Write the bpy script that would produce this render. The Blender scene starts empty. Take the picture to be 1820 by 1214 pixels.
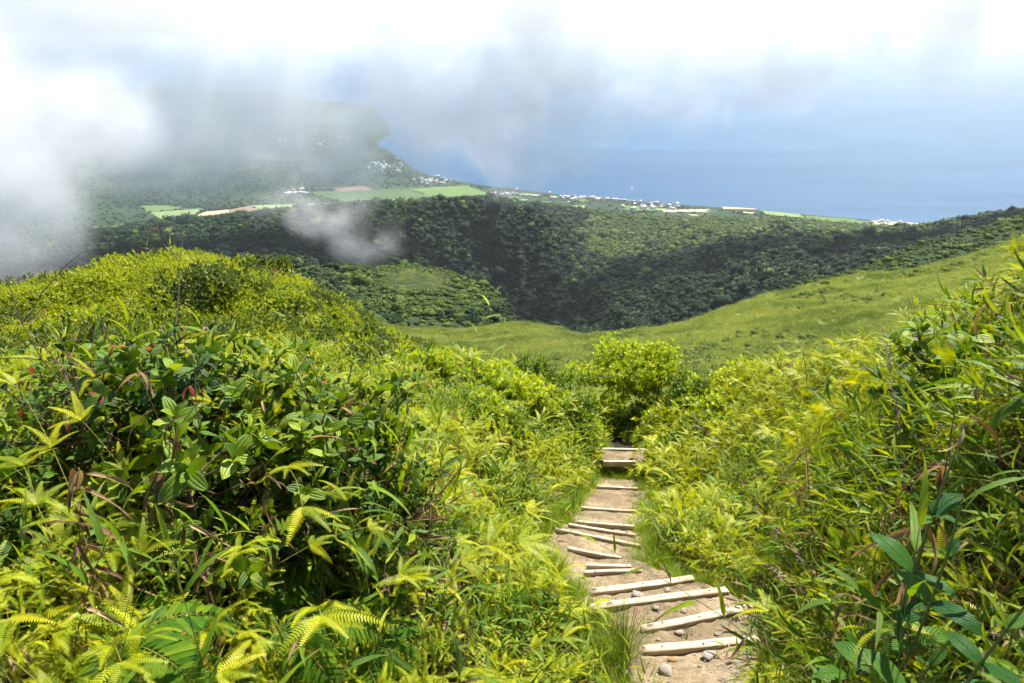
import bpy, math, random
import numpy as np
from mathutils import Vector, Matrix, Euler

S = bpy.context.scene
R = math.radians
rng = np.random.default_rng(7)
random.seed(7)

# ------------------------------------------------------------------ camera
IW, IH, F = 1820.0, 1214.0, 1213.0          # frame of the photograph and focal length in its pixels
PITCH = R(24.3)
CP, SP = math.cos(PITCH), math.sin(PITCH)
cam_d = bpy.data.cameras.new('camera')
cam_d.sensor_width = 36.0
cam_d.lens = 36.0 * F / IW
cam_d.clip_start = 0.05
cam_d.clip_end = 300000.0
cam_d.dof.use_dof = True
cam_d.dof.focus_distance = 6.0
cam_d.dof.aperture_fstop = 7.0
cam = bpy.data.objects.new('camera', cam_d)
S.collection.objects.link(cam)
cam.location = (0, 0, 0)
cam.rotation_euler = (math.pi / 2 - PITCH, 0, 0)
S.camera = cam

def at(px, py, d):
    """point in the world that stands d metres deep along the lens axis at this place of the picture"""
    X = (px - IW / 2) / F * d
    Y = (IH / 2 - py) / F * d
    return np.array([X, d * CP + Y * SP, -d * SP + Y * CP])

def project(P):
    d = P[..., 1] * CP - P[..., 2] * SP
    Y = P[..., 1] * SP + P[..., 2] * CP
    dd = np.maximum(d, 1e-3)
    return IW / 2 + P[..., 0] / dd * F, IH / 2 - Y / dd * F, d

# ------------------------------------------------------------------ world, sun, exposure
SUN_EL, SUN_AZ = R(54), R(30)                # azimuth clockwise from straight ahead (+Y)
W = bpy.data.worlds.new('World'); S.world = W; W.use_nodes = True
wn = W.node_tree.nodes; wl = W.node_tree.links
sky = wn.new('ShaderNodeTexSky'); sky.sky_type = 'NISHITA'; sky.sun_disc = False
sky.sun_elevation = SUN_EL; sky.sun_rotation = SUN_AZ
sky.altitude = 1000.0; sky.air_density = 1.0; sky.dust_density = 1.0; sky.ozone_density = 1.0
bg = wn['Background']; bg.inputs['Strength'].default_value = 0.08
wl.new(sky.outputs[0], bg.inputs['Color'])
sd = bpy.data.lights.new('sun', 'SUN'); sd.energy = 5.0; sd.angle = R(0.53); sd.color = (1.0, 0.955, 0.88)
sun = bpy.data.objects.new('sun', sd); S.collection.objects.link(sun)
to_sun = Vector((math.sin(SUN_AZ) * math.cos(SUN_EL), math.cos(SUN_AZ) * math.cos(SUN_EL), math.sin(SUN_EL)))
sun.rotation_euler = to_sun.to_track_quat('Z', 'Y').to_euler()
S.view_settings.view_transform = 'Standard'; S.view_settings.look = 'None'
S.view_settings.gamma = 1.0; S.view_settings.use_curve_mapping = False
S.view_settings.exposure = 1.3
S.render.engine = 'CYCLES'
cy = S.cycles
cy.use_adaptive_sampling = True; cy.adaptive_threshold = 0.03; cy.adaptive_min_samples = 16
cy.use_denoising = True
try: cy.denoiser = 'OPENIMAGEDENOISE'
except Exception: pass
cy.max_bounces = 20; cy.diffuse_bounces = 3; cy.glossy_bounces = 2; cy.transmission_bounces = 4
cy.volume_bounces = 16; cy.transparent_max_bounces = 8
cy.volume_step_rate = 1.0; cy.volume_max_steps = 128
cy.sample_clamp_indirect = 6.0
cy.caustics_reflective = False; cy.caustics_refractive = False

# ------------------------------------------------------------------ helpers
COL = S.collection

def tag(o, label=None, cat=None, group=None, kind=None):
    if label: o['label'] = label
    if cat: o['category'] = cat
    if group: o['group'] = group
    if kind: o['kind'] = kind
    return o

def link(o, parent=None):
    COL.objects.link(o)
    if parent is not None: o.parent = parent
    return o

def empty(name, loc=(0, 0, 0), rz=0.0):
    o = bpy.data.objects.new(name, None); o.empty_display_size = 0.1
    o.location = loc; o.rotation_euler = (0, 0, rz)
    return link(o)

def vnoise(x, y, seed=0):
    xi = np.floor(x).astype(np.int64); yi = np.floor(y).astype(np.int64)
    fx = x - xi; fy = y - yi
    fx = fx * fx * fx * (fx * (fx * 6 - 15) + 10); fy = fy * fy * fy * (fy * (fy * 6 - 15) + 10)
    def h(a, b):
        n = (a * 374761393 + b * 668265263 + seed * 974711) & 0x7fffffff
        n = ((n ^ (n >> 13)) * 1274126177) & 0x7fffffff
        n = n ^ (n >> 16)
        return (n & 0xffff) / 65535.0
    return ((h(xi, yi) * (1 - fx) + h(xi + 1, yi) * fx) * (1 - fy) + (h(xi, yi + 1) * (1 - fx) + h(xi + 1, yi + 1) * fx) * fy)

def fbm(x, y, seed=0, octv=5, gain=0.5):
    a, s, t = 1.0, 0.0, 0.0
    for i in range(octv):
        s = s + a * (vnoise(x, y, seed + i * 17) * 2 - 1); t += a
        x = x * 2.03 + 11.3; y = y * 2.03 - 7.7; a *= gain
    return s / t

# ---- node material helpers
def nodes_of(name):
    m = bpy.data.materials.new(name); m.use_nodes = True
    nt = m.node_tree; nt.nodes.clear()
    return m, nt

class NT:
    def __init__(s, nt): s.t = nt
    def n(s, typ, **kw):
        o = s.t.nodes.new(typ)
        for k, v in kw.items():
            if k in ('inp',):
                for kk, vv in v.items():
                    if isinstance(vv, bpy.types.NodeSocket): s.t.links.new(vv, o.inputs[kk])
                    else: o.inputs[kk].default_value = vv
            else: setattr(o, k, v)
        return o
    def math(s, op, a, b=0.0, c=None, clamp=False):
        i = {0: a, 1: b}
        if c is not None: i[2] = c
        return s.n('ShaderNodeMath', operation=op, use_clamp=clamp, inp=i).outputs[0]
    def mix(s, fac, a, b, blend='MIX'):
        return s.n('ShaderNodeMix', data_type='RGBA', blend_type=blend, inp={0: fac, 6: a, 7: b}).outputs[2]
    def noise(s, scale, detail=3.0, vec=None, rough=0.5, dist=0.0):
        i = {'Scale': scale, 'Detail': detail, 'Roughness': rough, 'Distortion': dist}
        if vec is not None: i['Vector'] = vec
        return s.n('ShaderNodeTexNoise', inp=i).outputs['Fac']
    def ramp(s, fac, stops):
        r = s.n('ShaderNodeValToRGB', inp={0: fac}); e = r.color_ramp.elements
        while len(e) < len(stops): e.new(0.5)
        for k, (p, c) in enumerate(stops):
            e[k].position = p; e[k].color = c if len(c) == 4 else (*c, 1)
        return r.outputs[0]
    def mapr(s, v, a, b, c=0.0, d=1.0):
        return s.n('ShaderNodeMapRange', inp={0: v, 1: a, 2: b, 3: c, 4: d}).outputs[0]

def out(N, shader, disp=None, vol=None):
    o = N.n('ShaderNodeOutputMaterial')
    if shader is not None: N.t.links.new(shader, o.inputs[0])
    if vol is not None: N.t.links.new(vol, o.inputs[1])

def c4(c): return (c[0], c[1], c[2], 1.0)

def mesh_np(name, V, Fq, mats=(), smooth=True, uv=None, attrs=None, matidx=None):
    """mesh from numpy: V (n,3); Fq list of index arrays or an (m,k) array"""
    me = bpy.data.meshes.new(name)
    V = np.asarray(V, np.float32)
    if isinstance(Fq, np.ndarray): Fl = [Fq]
    else: Fl = [f for f in Fq if len(f)]
    loops = np.concatenate([f.ravel() for f in Fl]).astype(np.int32)
    tot = np.concatenate([np.full(len(f), f.shape[1], np.int32) for f in Fl])
    st = np.concatenate([[0], np.cumsum(tot)[:-1]]).astype(np.int32)
    me.vertices.add(len(V)); me.vertices.foreach_set('co', V.ravel())
    me.loops.add(len(loops)); me.loops.foreach_set('vertex_index', loops)
    me.polygons.add(len(tot)); me.polygons.foreach_set('loop_start', st); me.polygons.foreach_set('loop_total', tot)
    if smooth: me.polygons.foreach_set('use_smooth', np.ones(len(tot), bool))
    for m in mats: me.materials.append(m)
    if matidx is not None: me.polygons.foreach_set('material_index', np.asarray(matidx, np.int32))
    if uv is not None:
        u = me.uv_layers.new(name='UVMap'); u.data.foreach_set('uv', np.asarray(uv, np.float32)[loops].ravel())
    for k, a in (attrs or {}).items():
        at_ = me.attributes.new(k, 'FLOAT', 'POINT'); at_.data.foreach_set('value', np.asarray(a, np.float32))
    me.update(calc_edges=True); me.validate()
    return me

def obj_np(name, *a, parent=None, **kw):
    return link(bpy.data.objects.new(name, mesh_np(name, *a, **kw)), parent)

def grid_faces(nr, nc):
    i = np.arange(nr * nc).reshape(nr, nc)
    return np.stack([i[:-1, :-1], i[:-1, 1:], i[1:, 1:], i[1:, :-1]], -1).reshape(-1, 4)

# ---- instancing of a mass ("stuff") on a point mesh
def stuff_instances(name, P, ROT, SCL, IDX, protos, label, cat, kind='stuff'):
    coll = bpy.data.collections.new(name + '_kinds')
    for k, me in enumerate(protos):
        coll.objects.link(bpy.data.objects.new('%s_%03d' % (name, k), me))
    me = bpy.data.meshes.new(name); P = np.asarray(P, np.float32)
    me.vertices.add(len(P)); me.vertices.foreach_set('co', P.ravel())
    a = me.attributes.new('rot', 'FLOAT_VECTOR', 'POINT'); a.data.foreach_set('vector', np.asarray(ROT, np.float32).ravel())
    SCL = np.asarray(SCL, np.float32)
    if SCL.ndim == 1: SCL = np.repeat(SCL[:, None], 3, 1)
    a = me.attributes.new('scl', 'FLOAT_VECTOR', 'POINT'); a.data.foreach_set('vector', SCL.ravel())
    a = me.attributes.new('idx', 'INT', 'POINT'); a.data.foreach_set('value', np.asarray(IDX, np.int32))
    o = link(bpy.data.objects.new(name, me))
    g = bpy.data.node_groups.new(name, 'GeometryNodeTree')
    g.interface.new_socket('Geometry', in_out='INPUT', socket_type='NodeSocketGeometry')
    g.interface.new_socket('Geometry', in_out='OUTPUT', socket_type='NodeSocketGeometry')
    N = NT(g)
    gi = N.n('NodeGroupInput'); go = N.n('NodeGroupOutput')
    ci = N.n('GeometryNodeCollectionInfo', transform_space='ORIGINAL', inp={'Collection': coll, 'Separate Children': True, 'Reset Children': True})
    def na(nm, t): return N.n('GeometryNodeInputNamedAttribute', data_type=t, inp={'Name': nm}).outputs[0]
    e2r = N.n('FunctionNodeEulerToRotation', inp={0: na('rot', 'FLOAT_VECTOR')})
    ip = N.n('GeometryNodeInstanceOnPoints', inp={'Points': gi.outputs[0], 'Instance': ci.outputs[0], 'Pick Instance': True,
             'Instance Index': na('idx', 'INT'), 'Rotation': e2r.outputs[0], 'Scale': na('scl', 'FLOAT_VECTOR')})
    g.links.new(ip.outputs[0], go.inputs[0])
    md = o.modifiers.new('scatter', 'NODES'); md.node_group = g
    tag(o, label, cat, kind=kind)
    return o
# ------------------------------------------------------------------ materials of the land
def mat_ground(name, cols, scale, bump=0.4, rough=0.9, bscale=None):
    m, nt = nodes_of(name); N = NT(nt)
    co = N.n('ShaderNodeNewGeometry').outputs['Position']
    n1 = N.noise(scale, 6, co, 0.6); n2 = N.noise(scale * 7.3, 4, co, 0.6)
    f = N.math('ADD', N.math('MULTIPLY', n1, 0.65), N.math('MULTIPLY', n2, 0.35))
    col = N.ramp(f, [(0.32, cols[0]), (0.5, cols[1]), (0.66, cols[2])])
    b = N.n('ShaderNodeBump', inp={'Strength': bump, 'Distance': 1.0 / (bscale or scale) * 0.25, 'Height': N.noise(bscale or scale * 4, 6, co, 0.65)})
    p = N.n('ShaderNodeBsdfPrincipled', inp={'Base Color': col, 'Roughness': rough, 'Normal': b.outputs[0]})
    p.inputs['Specular IOR Level'].default_value = 0.15
    out(N, p.outputs[0]); return m

M_slope = mat_ground('grass_slope', [(.12, .16, .035), (.19, .24, .055), (.25, .30, .08)], 0.03, 0.6, 0.9, 0.8)
M_forest_floor = mat_ground('forest_floor', [(.012, .024, .009), (.022, .04, .012), (.035, .06, .016)], 0.01, 0.8, 0.95, 0.08)
M_plain = mat_ground('coastal_plain', [(.012, .030, .014), (.022, .045, .018), (.05, .07, .032)], 0.004, 0.3, 0.95, 0.03)

# ------------------------------------------------------------------ far terrain: lines of the land lofted from near to far
SEA_Z = -1000.0
PX = np.linspace(-420, 2240, 380)
def ln(*pts):
    a = np.array(pts, float)
    y = np.interp(PX, a[:, 0], a[:, 1])
    k = np.exp(-0.5 * (np.arange(-5, 6) / 1.6) ** 2); k /= k.sum()
    return np.convolve(np.pad(y, 5, mode='edge'), k, 'valid')
def lcon(v): return np.full(len(PX), float(v))
def line(d, py):
    X = (PX - IW / 2) / F * d; Y = (IH / 2 - py) / F * d
    return np.stack([X, d * CP + Y * SP, -d * SP + Y * CP], -1)
def line_z(d, z):                     # by height instead of picture row
    X = (PX - IW / 2) / F * d
    return np.stack([X, (d + SP * z) / CP, np.broadcast_to(z, d.shape) * 1.0], -1)   # d = y*CP - z*SP

d2 = ln((-420, 150), (400, 150), (720, 190), (960, 190), (1200, 215), (1500, 260), (1820, 320), (2240, 380))
y2 = ln((-420, 600), (400, 580), (560, 556), (640, 562), (700, 588), (760, 592), (830, 590), (900, 581), (955, 574), (1000, 582), (1030, 593), (1100, 592),
        (1200, 577), (1260, 556), (1300, 541), (1350, 525), (1430, 508), (1500, 498), (1560, 488), (1650, 466), (1700, 453), (1820, 418), (2240, 330))
y4 = ln((-420, 520), (0, 520), (300, 500), (450, 488), (540, 478), (640, 468), (700, 468), (755, 470), (800, 490), (865, 513), (895, 540), (915, 580),
        (940, 605), (1000, 610), (1100, 610), (1200, 600), (1300, 570), (1400, 520), (1441, 504), (1514, 481), (1552, 462), (1600, 440), (1670, 425), (1739, 410), (1820, 385), (2240, 300))
d4 = ln((-420, 640), (640, 620), (930, 600), (1200, 520), (1440, 520), (1820, 620), (2240, 700))
y7 = ln((-420, 490), (0, 452), (150, 425), (270, 405), (400, 392), (480, 383), (560, 374), (640, 364), (760, 363), (900, 366), (960, 380), (990, 402), (1015, 440), (1045, 474), (1068, 474), (1095, 456),
        (1172, 447), (1249, 433), (1304, 425), (1387, 416), (1469, 417), (1524, 414), (1579, 411), (1634, 406), (1700, 397), (1820, 375), (2240, 300))
LINES = [
    line(lcon(34), lcon(790)),                                                              # 0 under the near ground
    line(lcon(90), ln((-420, 690), (600, 670), (1000, 650), (1300, 645), (1600, 625), (1820, 590), (2240, 520))),   # 1
    line(d2 * 0.93, y2 + 7),
    line(d2, y2),                                                                           # 2 grass crest
    line(d2 + 130, y2 + 75),                                                                # 3 hollow behind it
    line(d4 - 60, y4 + 24),
    line(d4, y4),                                                                           # 4 spur left, second ridge right
    line(ln((-420, 960), (480, 960), (640, 1250), (920, 1280), (1000, 1100), (1080, 960), (2240, 960)), ln((-420, 560), (0, 545), (540, 520), (700, 512), (800, 560), (900, 606), (960, 614), (1040, 612), (1200, 600), (1300, 570), (1400, 545), (1500, 520), (1600, 485), (1700, 455), (1820, 428), (2240, 350))),
    line(ln((-420, 1400), (480, 1450), (620, 1700), (940, 1740), (1010, 1560), (1070, 1400), (2240, 1400)), ln((-420, 520), (0, 490), (300, 452), (540, 446), (640, 462), (700, 486), (800, 536), (900, 572), (960, 590), (1000, 592), (1040, 565), (1085, 530), (1172, 520), (1250, 492), (1304, 480), (1400, 466), (1500, 456), (1600, 440), (1700, 424), (1820, 398), (2240, 330))),
    line(lcon(1900), y7 + 5),
    line(lcon(2020), y7),                                                                   # 7 rim of the ravine
    line(lcon(2600), ln((-420, 480), (0, 446), (270, 402), (560, 377), (760, 368), (900, 369), (980, 384), (1040, 415), (1070, 440), (1110, 440), (1167, 422), (1200, 409), (1227, 401), (1290, 403), (1359, 412), (1450, 418), (1634, 412), (1820, 385), (2240, 330))),
    line(lcon(3200), ln((-420, 455), (0, 432), (200, 408), (300, 396), (400, 385), (560, 370), (760, 359), (900, 360), (1000, 369), (1085, 377), (1150, 386), (1227, 388), (1320, 391), (1386, 386), (1430, 393), (1500, 400), (1600, 405), (1700, 402), (2240, 395))),
    line_z(lcon(3850), ln((-420, -860), (300, -880), (560, -895), (800, -900), (1000, -930), (1200, -950), (1386, -960), (1600, -984), (1700, -990), (2240, -985))),
]
# the coast: picture row of the waterline -> depth at sea level
def sea_depth(py):
    q = -(-SP + (IH / 2 - py) / F * CP); return -SEA_Z / q
cy_ = ln((-420, 248), (600, 256), (690, 270), (720, 290), (745, 306), (800, 318), (860, 328), (950, 339), (1050, 351), (1200, 362), (1350, 371), (1450, 381), (1600, 393), (1680, 402), (1760, 408), (2240, 415))
dc = sea_depth(cy_)
LINES += [line_z(dc * 0.93, ln((-420, -930), (650, -960), (720, -985), (2240, -992))),
          line_z(dc, ln((-420, -935), (640, -960), (700, -990), (740, -1001), (2240, -1001))),
          line_z(dc + 250, ln((-420, -935), (600, -970), (650, -990), (678, -1004), (725, -1030), (2240, -1060))),
          line_z(ln((-420, 8000), (600, 8000), (720, 7200), (2240, 5600)), ln((-420, -930), (300, -955), (560, -975), (660, -990), (712, -1003), (740, -1030), (760, -1060), (2240, -1080))),
          line_z(ln((-420, 10500), (600, 10200), (2240, 9000)), ln((-420, -920), (300, -960), (520, -975), (640, -992), (690, -1006), (740, -1040), (760, -1080), (2240, -1100))),
          line_z(ln((-420, 15000), (600, 12500), (2240, 12000)), ln((-420, -930), (250, -985), (480, -1000), (600, -1040), (2240, -1100)))]
SUB = [8, 22, 14, 8, 10, 20, 8, 24, 34, 34, 8, 22, 22, 16, 20, 10, 6, 12, 10, 6]
def loft(i0, i1):
    rows = []
    for i in range(i0, i1):
        t = np.linspace(0, 1, SUB[i], endpoint=False)[:, None, None]
        rows.append(LINES[i][None] * (1 - t) + LINES[i + 1][None] * t)
    rows.append(LINES[i1][None])
    return np.concatenate(rows)
G = loft(0, len(LINES) - 1)
# soften the folds along the line of sight, then roughen
D = np.hypot(G[..., 0], G[..., 1])
zs = G[..., 2].copy()
for _ in range(2):
    zs[1:-1] = 0.25 * zs[:-2] + 0.5 * zs[1:-1] + 0.25 * zs[2:]
G[..., 2] = zs
amp = np.interp(D, [30, 90, 250, 600, 1000, 2000, 3000, 4000, 20000], [.3, 2.2, 6.0, 10, 30, 26, 10, 2, 6])
lam = np.interp(D, [30, 100, 250, 600, 1200, 4000, 15000], [8, 14, 22, 60, 130, 300, 800])
ridg = 1 - np.abs(fbm(G[..., 0] / 150 + 3, G[..., 1] / 190 + .35 * G[..., 0] / 150, 5, 4)) * 2.4
n = (fbm(G[..., 0] / 34, G[..., 1] / 50, 1, 5) + .5 * fbm(G[..., 0] / 9, G[..., 1] / 14, 71, 3)) * np.minimum(amp, 3) + fbm(G[..., 0] / 60 + G[..., 1] / 90, G[..., 1] / 60, 12, 4) * np.clip(amp - 2, 0, 5) + fbm(G[..., 0] / 170, G[..., 1] / 240, 2, 5) * np.maximum(amp - 6, 0)
# gullies running down the ravine walls
pxg = np.broadcast_to(PX[None], D.shape); dep = G[..., 1] * CP - G[..., 2] * SP
gw = np.interp(dep, [620, 900, 1500, 1980, 2100], [0, 1, 1, .5, 0]) * np.interp(pxg, [350, 560, 1000, 1040, 1120, 1500, 1700], [0, 1, 1, .4, .8, .8, 0])
gl_ = 1 - 2 * np.abs(fbm(pxg / 46 + dep / 420, dep / 1500, 15, 4)) * 1.6
n = n + gl_ * 20 * gw
mask_sea = np.clip((G[..., 2] - SEA_Z) / 60, 0, 1)
G[..., 2] += (n + (ridg - .5) * np.maximum(amp - 4, 0) * 0.7) * mask_sea
row_of = np.concatenate([[0], np.cumsum(SUB)])
def land(name, i0, i1, m):
    a, b = row_of[i0], row_of[i1] + 1
    g = G[a:b]
    o = obj_np(name, g.reshape(-1, 3), grid_faces(g.shape[0], g.shape[1]), [m])
    return tag(o, kind='structure')
land('grass_hillside', 0, 4, M_slope)
land('ravine_terrain', 4, 12, M_forest_floor)
land('coastal_plain', 12, len(LINES) - 1, M_plain)

def terrain_sample(i0, i1, n, seed, wpow=1.0):
    """random points on the land between two lines, evenly by area"""
    r = np.random.default_rng(seed)
    a, b = row_of[i0], row_of[i1] + 1
    g = G[a:b]
    e1 = g[1:, :-1] - g[:-1, :-1]; e2 = g[:-1, 1:] - g[:-1, :-1]
    ar = np.linalg.norm(np.cross(e1, e2), axis=-1) / np.linalg.norm(g[:-1, :-1], axis=-1) ** wpow
    c = np.cumsum(ar.ravel()); k = np.searchsorted(c, r.random(n) * c[-1])
    k = np.minimum(k, ar.size - 1)
    i, j = np.divmod(k, ar.shape[1])
    u = r.random(n)[:, None]; v = r.random(n)[:, None]
    return (g[i, j] * (1 - u) + g[i + 1, j] * u) * (1 - v) + (g[i, j + 1] * (1 - u) + g[i + 1, j + 1] * u) * v

# ------------------------------------------------------------------ sea
m, nt = nodes_of('sea'); N = NT(nt)
co = N.n('ShaderNodeNewGeometry').outputs['Position']
st = N.n('ShaderNodeMapping', inp={0: co, 3: (0.00022, 0.0006, 0.0)}).outputs[0]
streak = N.noise(1.0, 6, st, 0.62, 1.6)
col = N.ramp(streak, [(0.32, (.002, .038, .095)), (0.68, (.007, .072, .155))])
b = N.n('ShaderNodeBump', inp={'Strength': 0.35, 'Distance': 2.0, 'Height': N.noise(0.02, 8, co, 0.7)})
p = N.n('ShaderNodeBsdfPrincipled', inp={'Base Color': col, 'Roughness': N.mapr(streak, .3, .7, .32, .45), 'IOR': 1.33, 'Normal': b.outputs[0]}); p.inputs['Specular IOR Level'].default_value = .35
out(N, p.outputs[0]); M_sea = m
sx = np.array([-70000, -20000, -6000, 0, 6000, 20000, 70000.]); sy = np.array([-200, 2000, 4000, 6000, 9000, 15000, 30000, 70000.])
gx, gy = np.meshgrid(sx, sy)
tag(obj_np('sea', np.stack([gx.ravel(), gy.ravel(), np.full(gx.size, SEA_Z)], -1), grid_faces(len(sy), len(sx)), [M_sea], smooth=False), kind='structure')

# ------------------------------------------------------------------ haze and clouds
def box_obj(name, lo, hi, m):
    v = [(x, y, z) for x in (lo[0], hi[0]) for y in (lo[1], hi[1]) for z in (lo[2], hi[2])]
    f = [(0, 1, 3, 2), (4, 6, 7, 5), (0, 4, 5, 1), (2, 3, 7, 6), (0, 2, 6, 4), (1, 5, 7, 3)]
    me = bpy.data.meshes.new(name); me.from_pydata(v, [], f); me.materials.append(m)
    return link(bpy.data.objects.new(name, me))
m, nt = nodes_of('haze'); N = NT(nt)
pv = N.n('ShaderNodeVolumePrincipled', inp={'Color': (.84, .92, 1, 1), 'Density': 2.2e-5, 'Anisotropy': 0.1})
out(N, None, vol=pv.outputs[0])
tag(box_obj('haze', (-71000, -260, -1120), (71000, 71000, 4.0), m), 'thin blue haze over the sea and the far coast', 'haze', kind='stuff')

def cloud(name, blobs, vox, dens, nscale, amp_, label, thr=0.12, gain=2.6, seed=0.0, pad=1.15):
    """cloud of drifting vapour: a density grid grown from soft ellipsoids broken up by turbulence"""
    C = np.array([at(*b[:3]) for b in blobs]); Rr = np.array([b[3] for b in blobs], float)
    lo = (C - Rr * pad).min(0); hi = (C + Rr * pad).max(0)
    lo[2] = max(lo[2], -990)
    g = bpy.data.node_groups.new(name, 'GeometryNodeTree')
    g.interface.new_socket('Geometry', in_out='OUTPUT', socket_type='NodeSocketGeometry')
    N = NT(g)
    pos = N.n('GeometryNodeInputPosition').outputs[0]
    warp = N.n('ShaderNodeTexNoise', inp={'Vector': N.n('ShaderNodeVectorMath', operation='ADD', inp={0: pos, 1: (seed * 977, seed * 311, seed * 77)}).outputs[0], 'Scale': nscale * 0.6, 'Detail': 2.0})
    wv = N.n('ShaderNodeVectorMath', operation='SUBTRACT', inp={0: warp.outputs['Color'], 1: (.5, .5, .5)}).outputs[0]
    wv = N.n('ShaderNodeVectorMath', operation='SCALE', inp={0: wv, 'Scale': 0.45 / nscale}).outputs[0]
    q = N.n('ShaderNodeVectorMath', operation='ADD', inp={0: pos, 1: wv}).outputs[0]
    acc = None
    for c, r, b in zip(C, Rr, blobs):
        v = N.n('ShaderNodeVectorMath', operation='SUBTRACT', inp={0: q, 1: tuple(c)}).outputs[0]
        v = N.n('ShaderNodeVectorMath', operation='DIVIDE', inp={0: v, 1: tuple(r)}).outputs[0]
        L = N.n('ShaderNodeVectorMath', operation='LENGTH', inp={0: v}).outputs['Value']
        w = N.math('MULTIPLY', N.math('SUBTRACT', 1.0, L, clamp=True), b[4])
        acc = w if acc is None else N.math('SMOOTH_MAX', acc, w, 0.15)
    tv = N.n('ShaderNodeVectorMath', operation='MULTIPLY_ADD', inp={0: q, 1: (1.0, 0.8, 1.1), 2: (seed * 131, 0, 0)}).outputs[0]
    t1 = N.noise(nscale, 8, tv, 0.64, 0.45)
    e = N.math('ADD', acc, N.math('MULTIPLY', N.math('SUBTRACT', t1, 0.5), amp_))
    e = N.math('MULTIPLY', N.math('SUBTRACT', e, thr), gain, clamp=True)
    e = N.math('MULTIPLY', e, N.math('MULTIPLY', acc, 3.0, clamp=True))
    e = N.math('POWER', e, 1.4)
    e = N.math('MULTIPLY', e, dens)
    res = np.maximum(((hi - lo) / vox).astype(int), 4)
    vc = N.n('GeometryNodeVolumeCube', inp={'Density': e, 'Background': 0.0, 'Min': tuple(lo), 'Max': tuple(hi),
             'Resolution X': int(res[0]), 'Resolution Y': int(res[1]), 'Resolution Z': int(res[2])})
    sm = N.n('GeometryNodeSetMaterial', inp={0: vc.outputs[0], 'Material': M_cloud})
    go = N.n('NodeGroupOutput'); g.links.new(sm.outputs[0], go.inputs[0])
    me = bpy.data.meshes.new(name)
    o = link(bpy.data.objects.new(name, me))
    md = o.modifiers.new('vapour', 'NODES'); md.node_group = g
    tag(o, label, 'cloud', kind='stuff')
    return o
m, nt = nodes_of('cloud'); N = NT(nt)
pv = N.n('ShaderNodeVolumePrincipled', inp={'Color': (.905, .92, .94, 1), 'Density': 1.0, 'Anisotropy': 0.15, 'Density Attribute': 'density'})
out(N, None, vol=pv.outputs[0]); M_cloud = m

def bl(px, py, d, wpx, hpx, depth, w=1.0):          # blob by picture size
    return (px, py, d, (wpx / F * d, depth, hpx / F * d), w)
cloud('cloud_bank', [
    bl(-180, 150, 1500, 500, 400, 260, 1.2),
    bl(100, 60, 1500, 400, 310, 240, 1.0),
    bl(480, 30, 1600, 420, 200, 240, .90),
    bl(430, 200, 1600, 480, 210, 220, 1.0), bl(590, 215, 1650, 260, 130, 190, .92), bl(600, 260, 1650, 260, 130, 180, .7), bl(300, 270, 1550, 330, 160, 190, .86),
    bl(880, 60, 1650, 430, 240, 240, .95),
    bl(870, 210, 1650, 350, 190, 200, .84),
    bl(1280, 40, 1700, 450, 220, 240, .90),
    bl(1650, 10, 1750, 450, 190, 240, .86),
    bl(2050, 0, 1750, 420, 200, 240, .88),
    bl(700, 40, 1700, 300, 130, 220, .85), bl(1080, 40, 1720, 300, 130, 220, .85), bl(1470, 30, 1750, 320, 120, 220, .85), bl(1850, 30, 1780, 320, 120, 220, .85),
    bl(300, -120, 1550, 700, 160, 260, .85),  # top row, mostly above the frame: added to shade bank and ravine
    bl(1000, -120, 1600, 700, 160, 260, .8),
    bl(1700, -120, 1700, 700, 155, 260, .75),
], 7, 0.0088, 0.0058, 2.0, 'bank of white cloud drifting across the top of the view', thr=.18, gain=1.8)
cloud('far_cloud_bank', [bl(a, 22 + 10 * (i % 2), 25000, 420, 56, 3500, 1.0) for i, a in enumerate(range(-350, 2300, 260))], 150, 0.0005, 0.0003, .7, 'distant pale cloud bank closing off the horizon over the sea', thr=.08, gain=2.2, seed=8.0)
cloud('mist_bank', [bl(-140, 230, 800, 330, 330, 160, 1.1), bl(60, 330, 820, 240, 210, 130, .78), bl(150, 180, 850, 230, 200, 130, .7), bl(-40, 460, 760, 250, 110, 110, .75)], 6, 0.0075, 0.009, 2.2, 'white mist rising along the hill at the left edge', thr=.12, gain=1.7, seed=5.0)
cloud('cloud_wisp', [bl(585, 385, 900, 140, 60, 80, .72), bl(645, 430, 900, 100, 60, 70, .66), bl(520, 365, 950, 140, 45, 80, .6)], 4, 0.009, 0.02, 2.4, 'thin torn wisp of cloud hanging over the dark ravine', seed=3.0, gain=1.4)
# ------------------------------------------------------------------ near ground (thin-plate surface through surveyed points)
def _z(px, py, d, thk=0.42):
    p = at(px, py, d).copy(); p[2] -= thk; return p
BOARDS = [  # left end, right end (picture), depth at the left end
    ((1146, 1152), (1345, 1134), 4.35), ((1145, 1115), (1349, 1074), 4.70), ((1053, 1077), (1290, 1047), 5.08), ((1053, 1049), (1230, 1026), 5.34),
    ((1040, 1015), (1138, 1012), 5.86), ((1045, 1003), (1120, 1005), 6.06), ((1012, 973), (1104, 990), 6.42), ((990, 939), (1136, 968), 7.02),
    ((1013, 931), (1128, 949), 7.26), ((1028, 926), (1124, 934), 7.46), ((1035, 901), (1130, 907), 8.42), ((1062, 863), (1132, 867), 9.9)]
def board_ends(b):
    (x0, y0), (x1, y1), d = b
    a = at(x0, y0, d)
    q = SP - (IH / 2 - y1) / F * CP
    d1 = -a[2] / q
    d1 = min(max(d1, d - .35), d + .35)
    c = at(x1, y1, d1)
    return a, c
BE = [board_ends(b) for b in BOARDS]
path_pts = [np.array([0.55, 1.0, -2.35]), np.array([.95, 2.4, -3.22]), np.array([1.05, 2.85, -3.45])]
for a, c in BE: path_pts.append((a + c) / 2 - np.array([0, 0, .04]))
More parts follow.
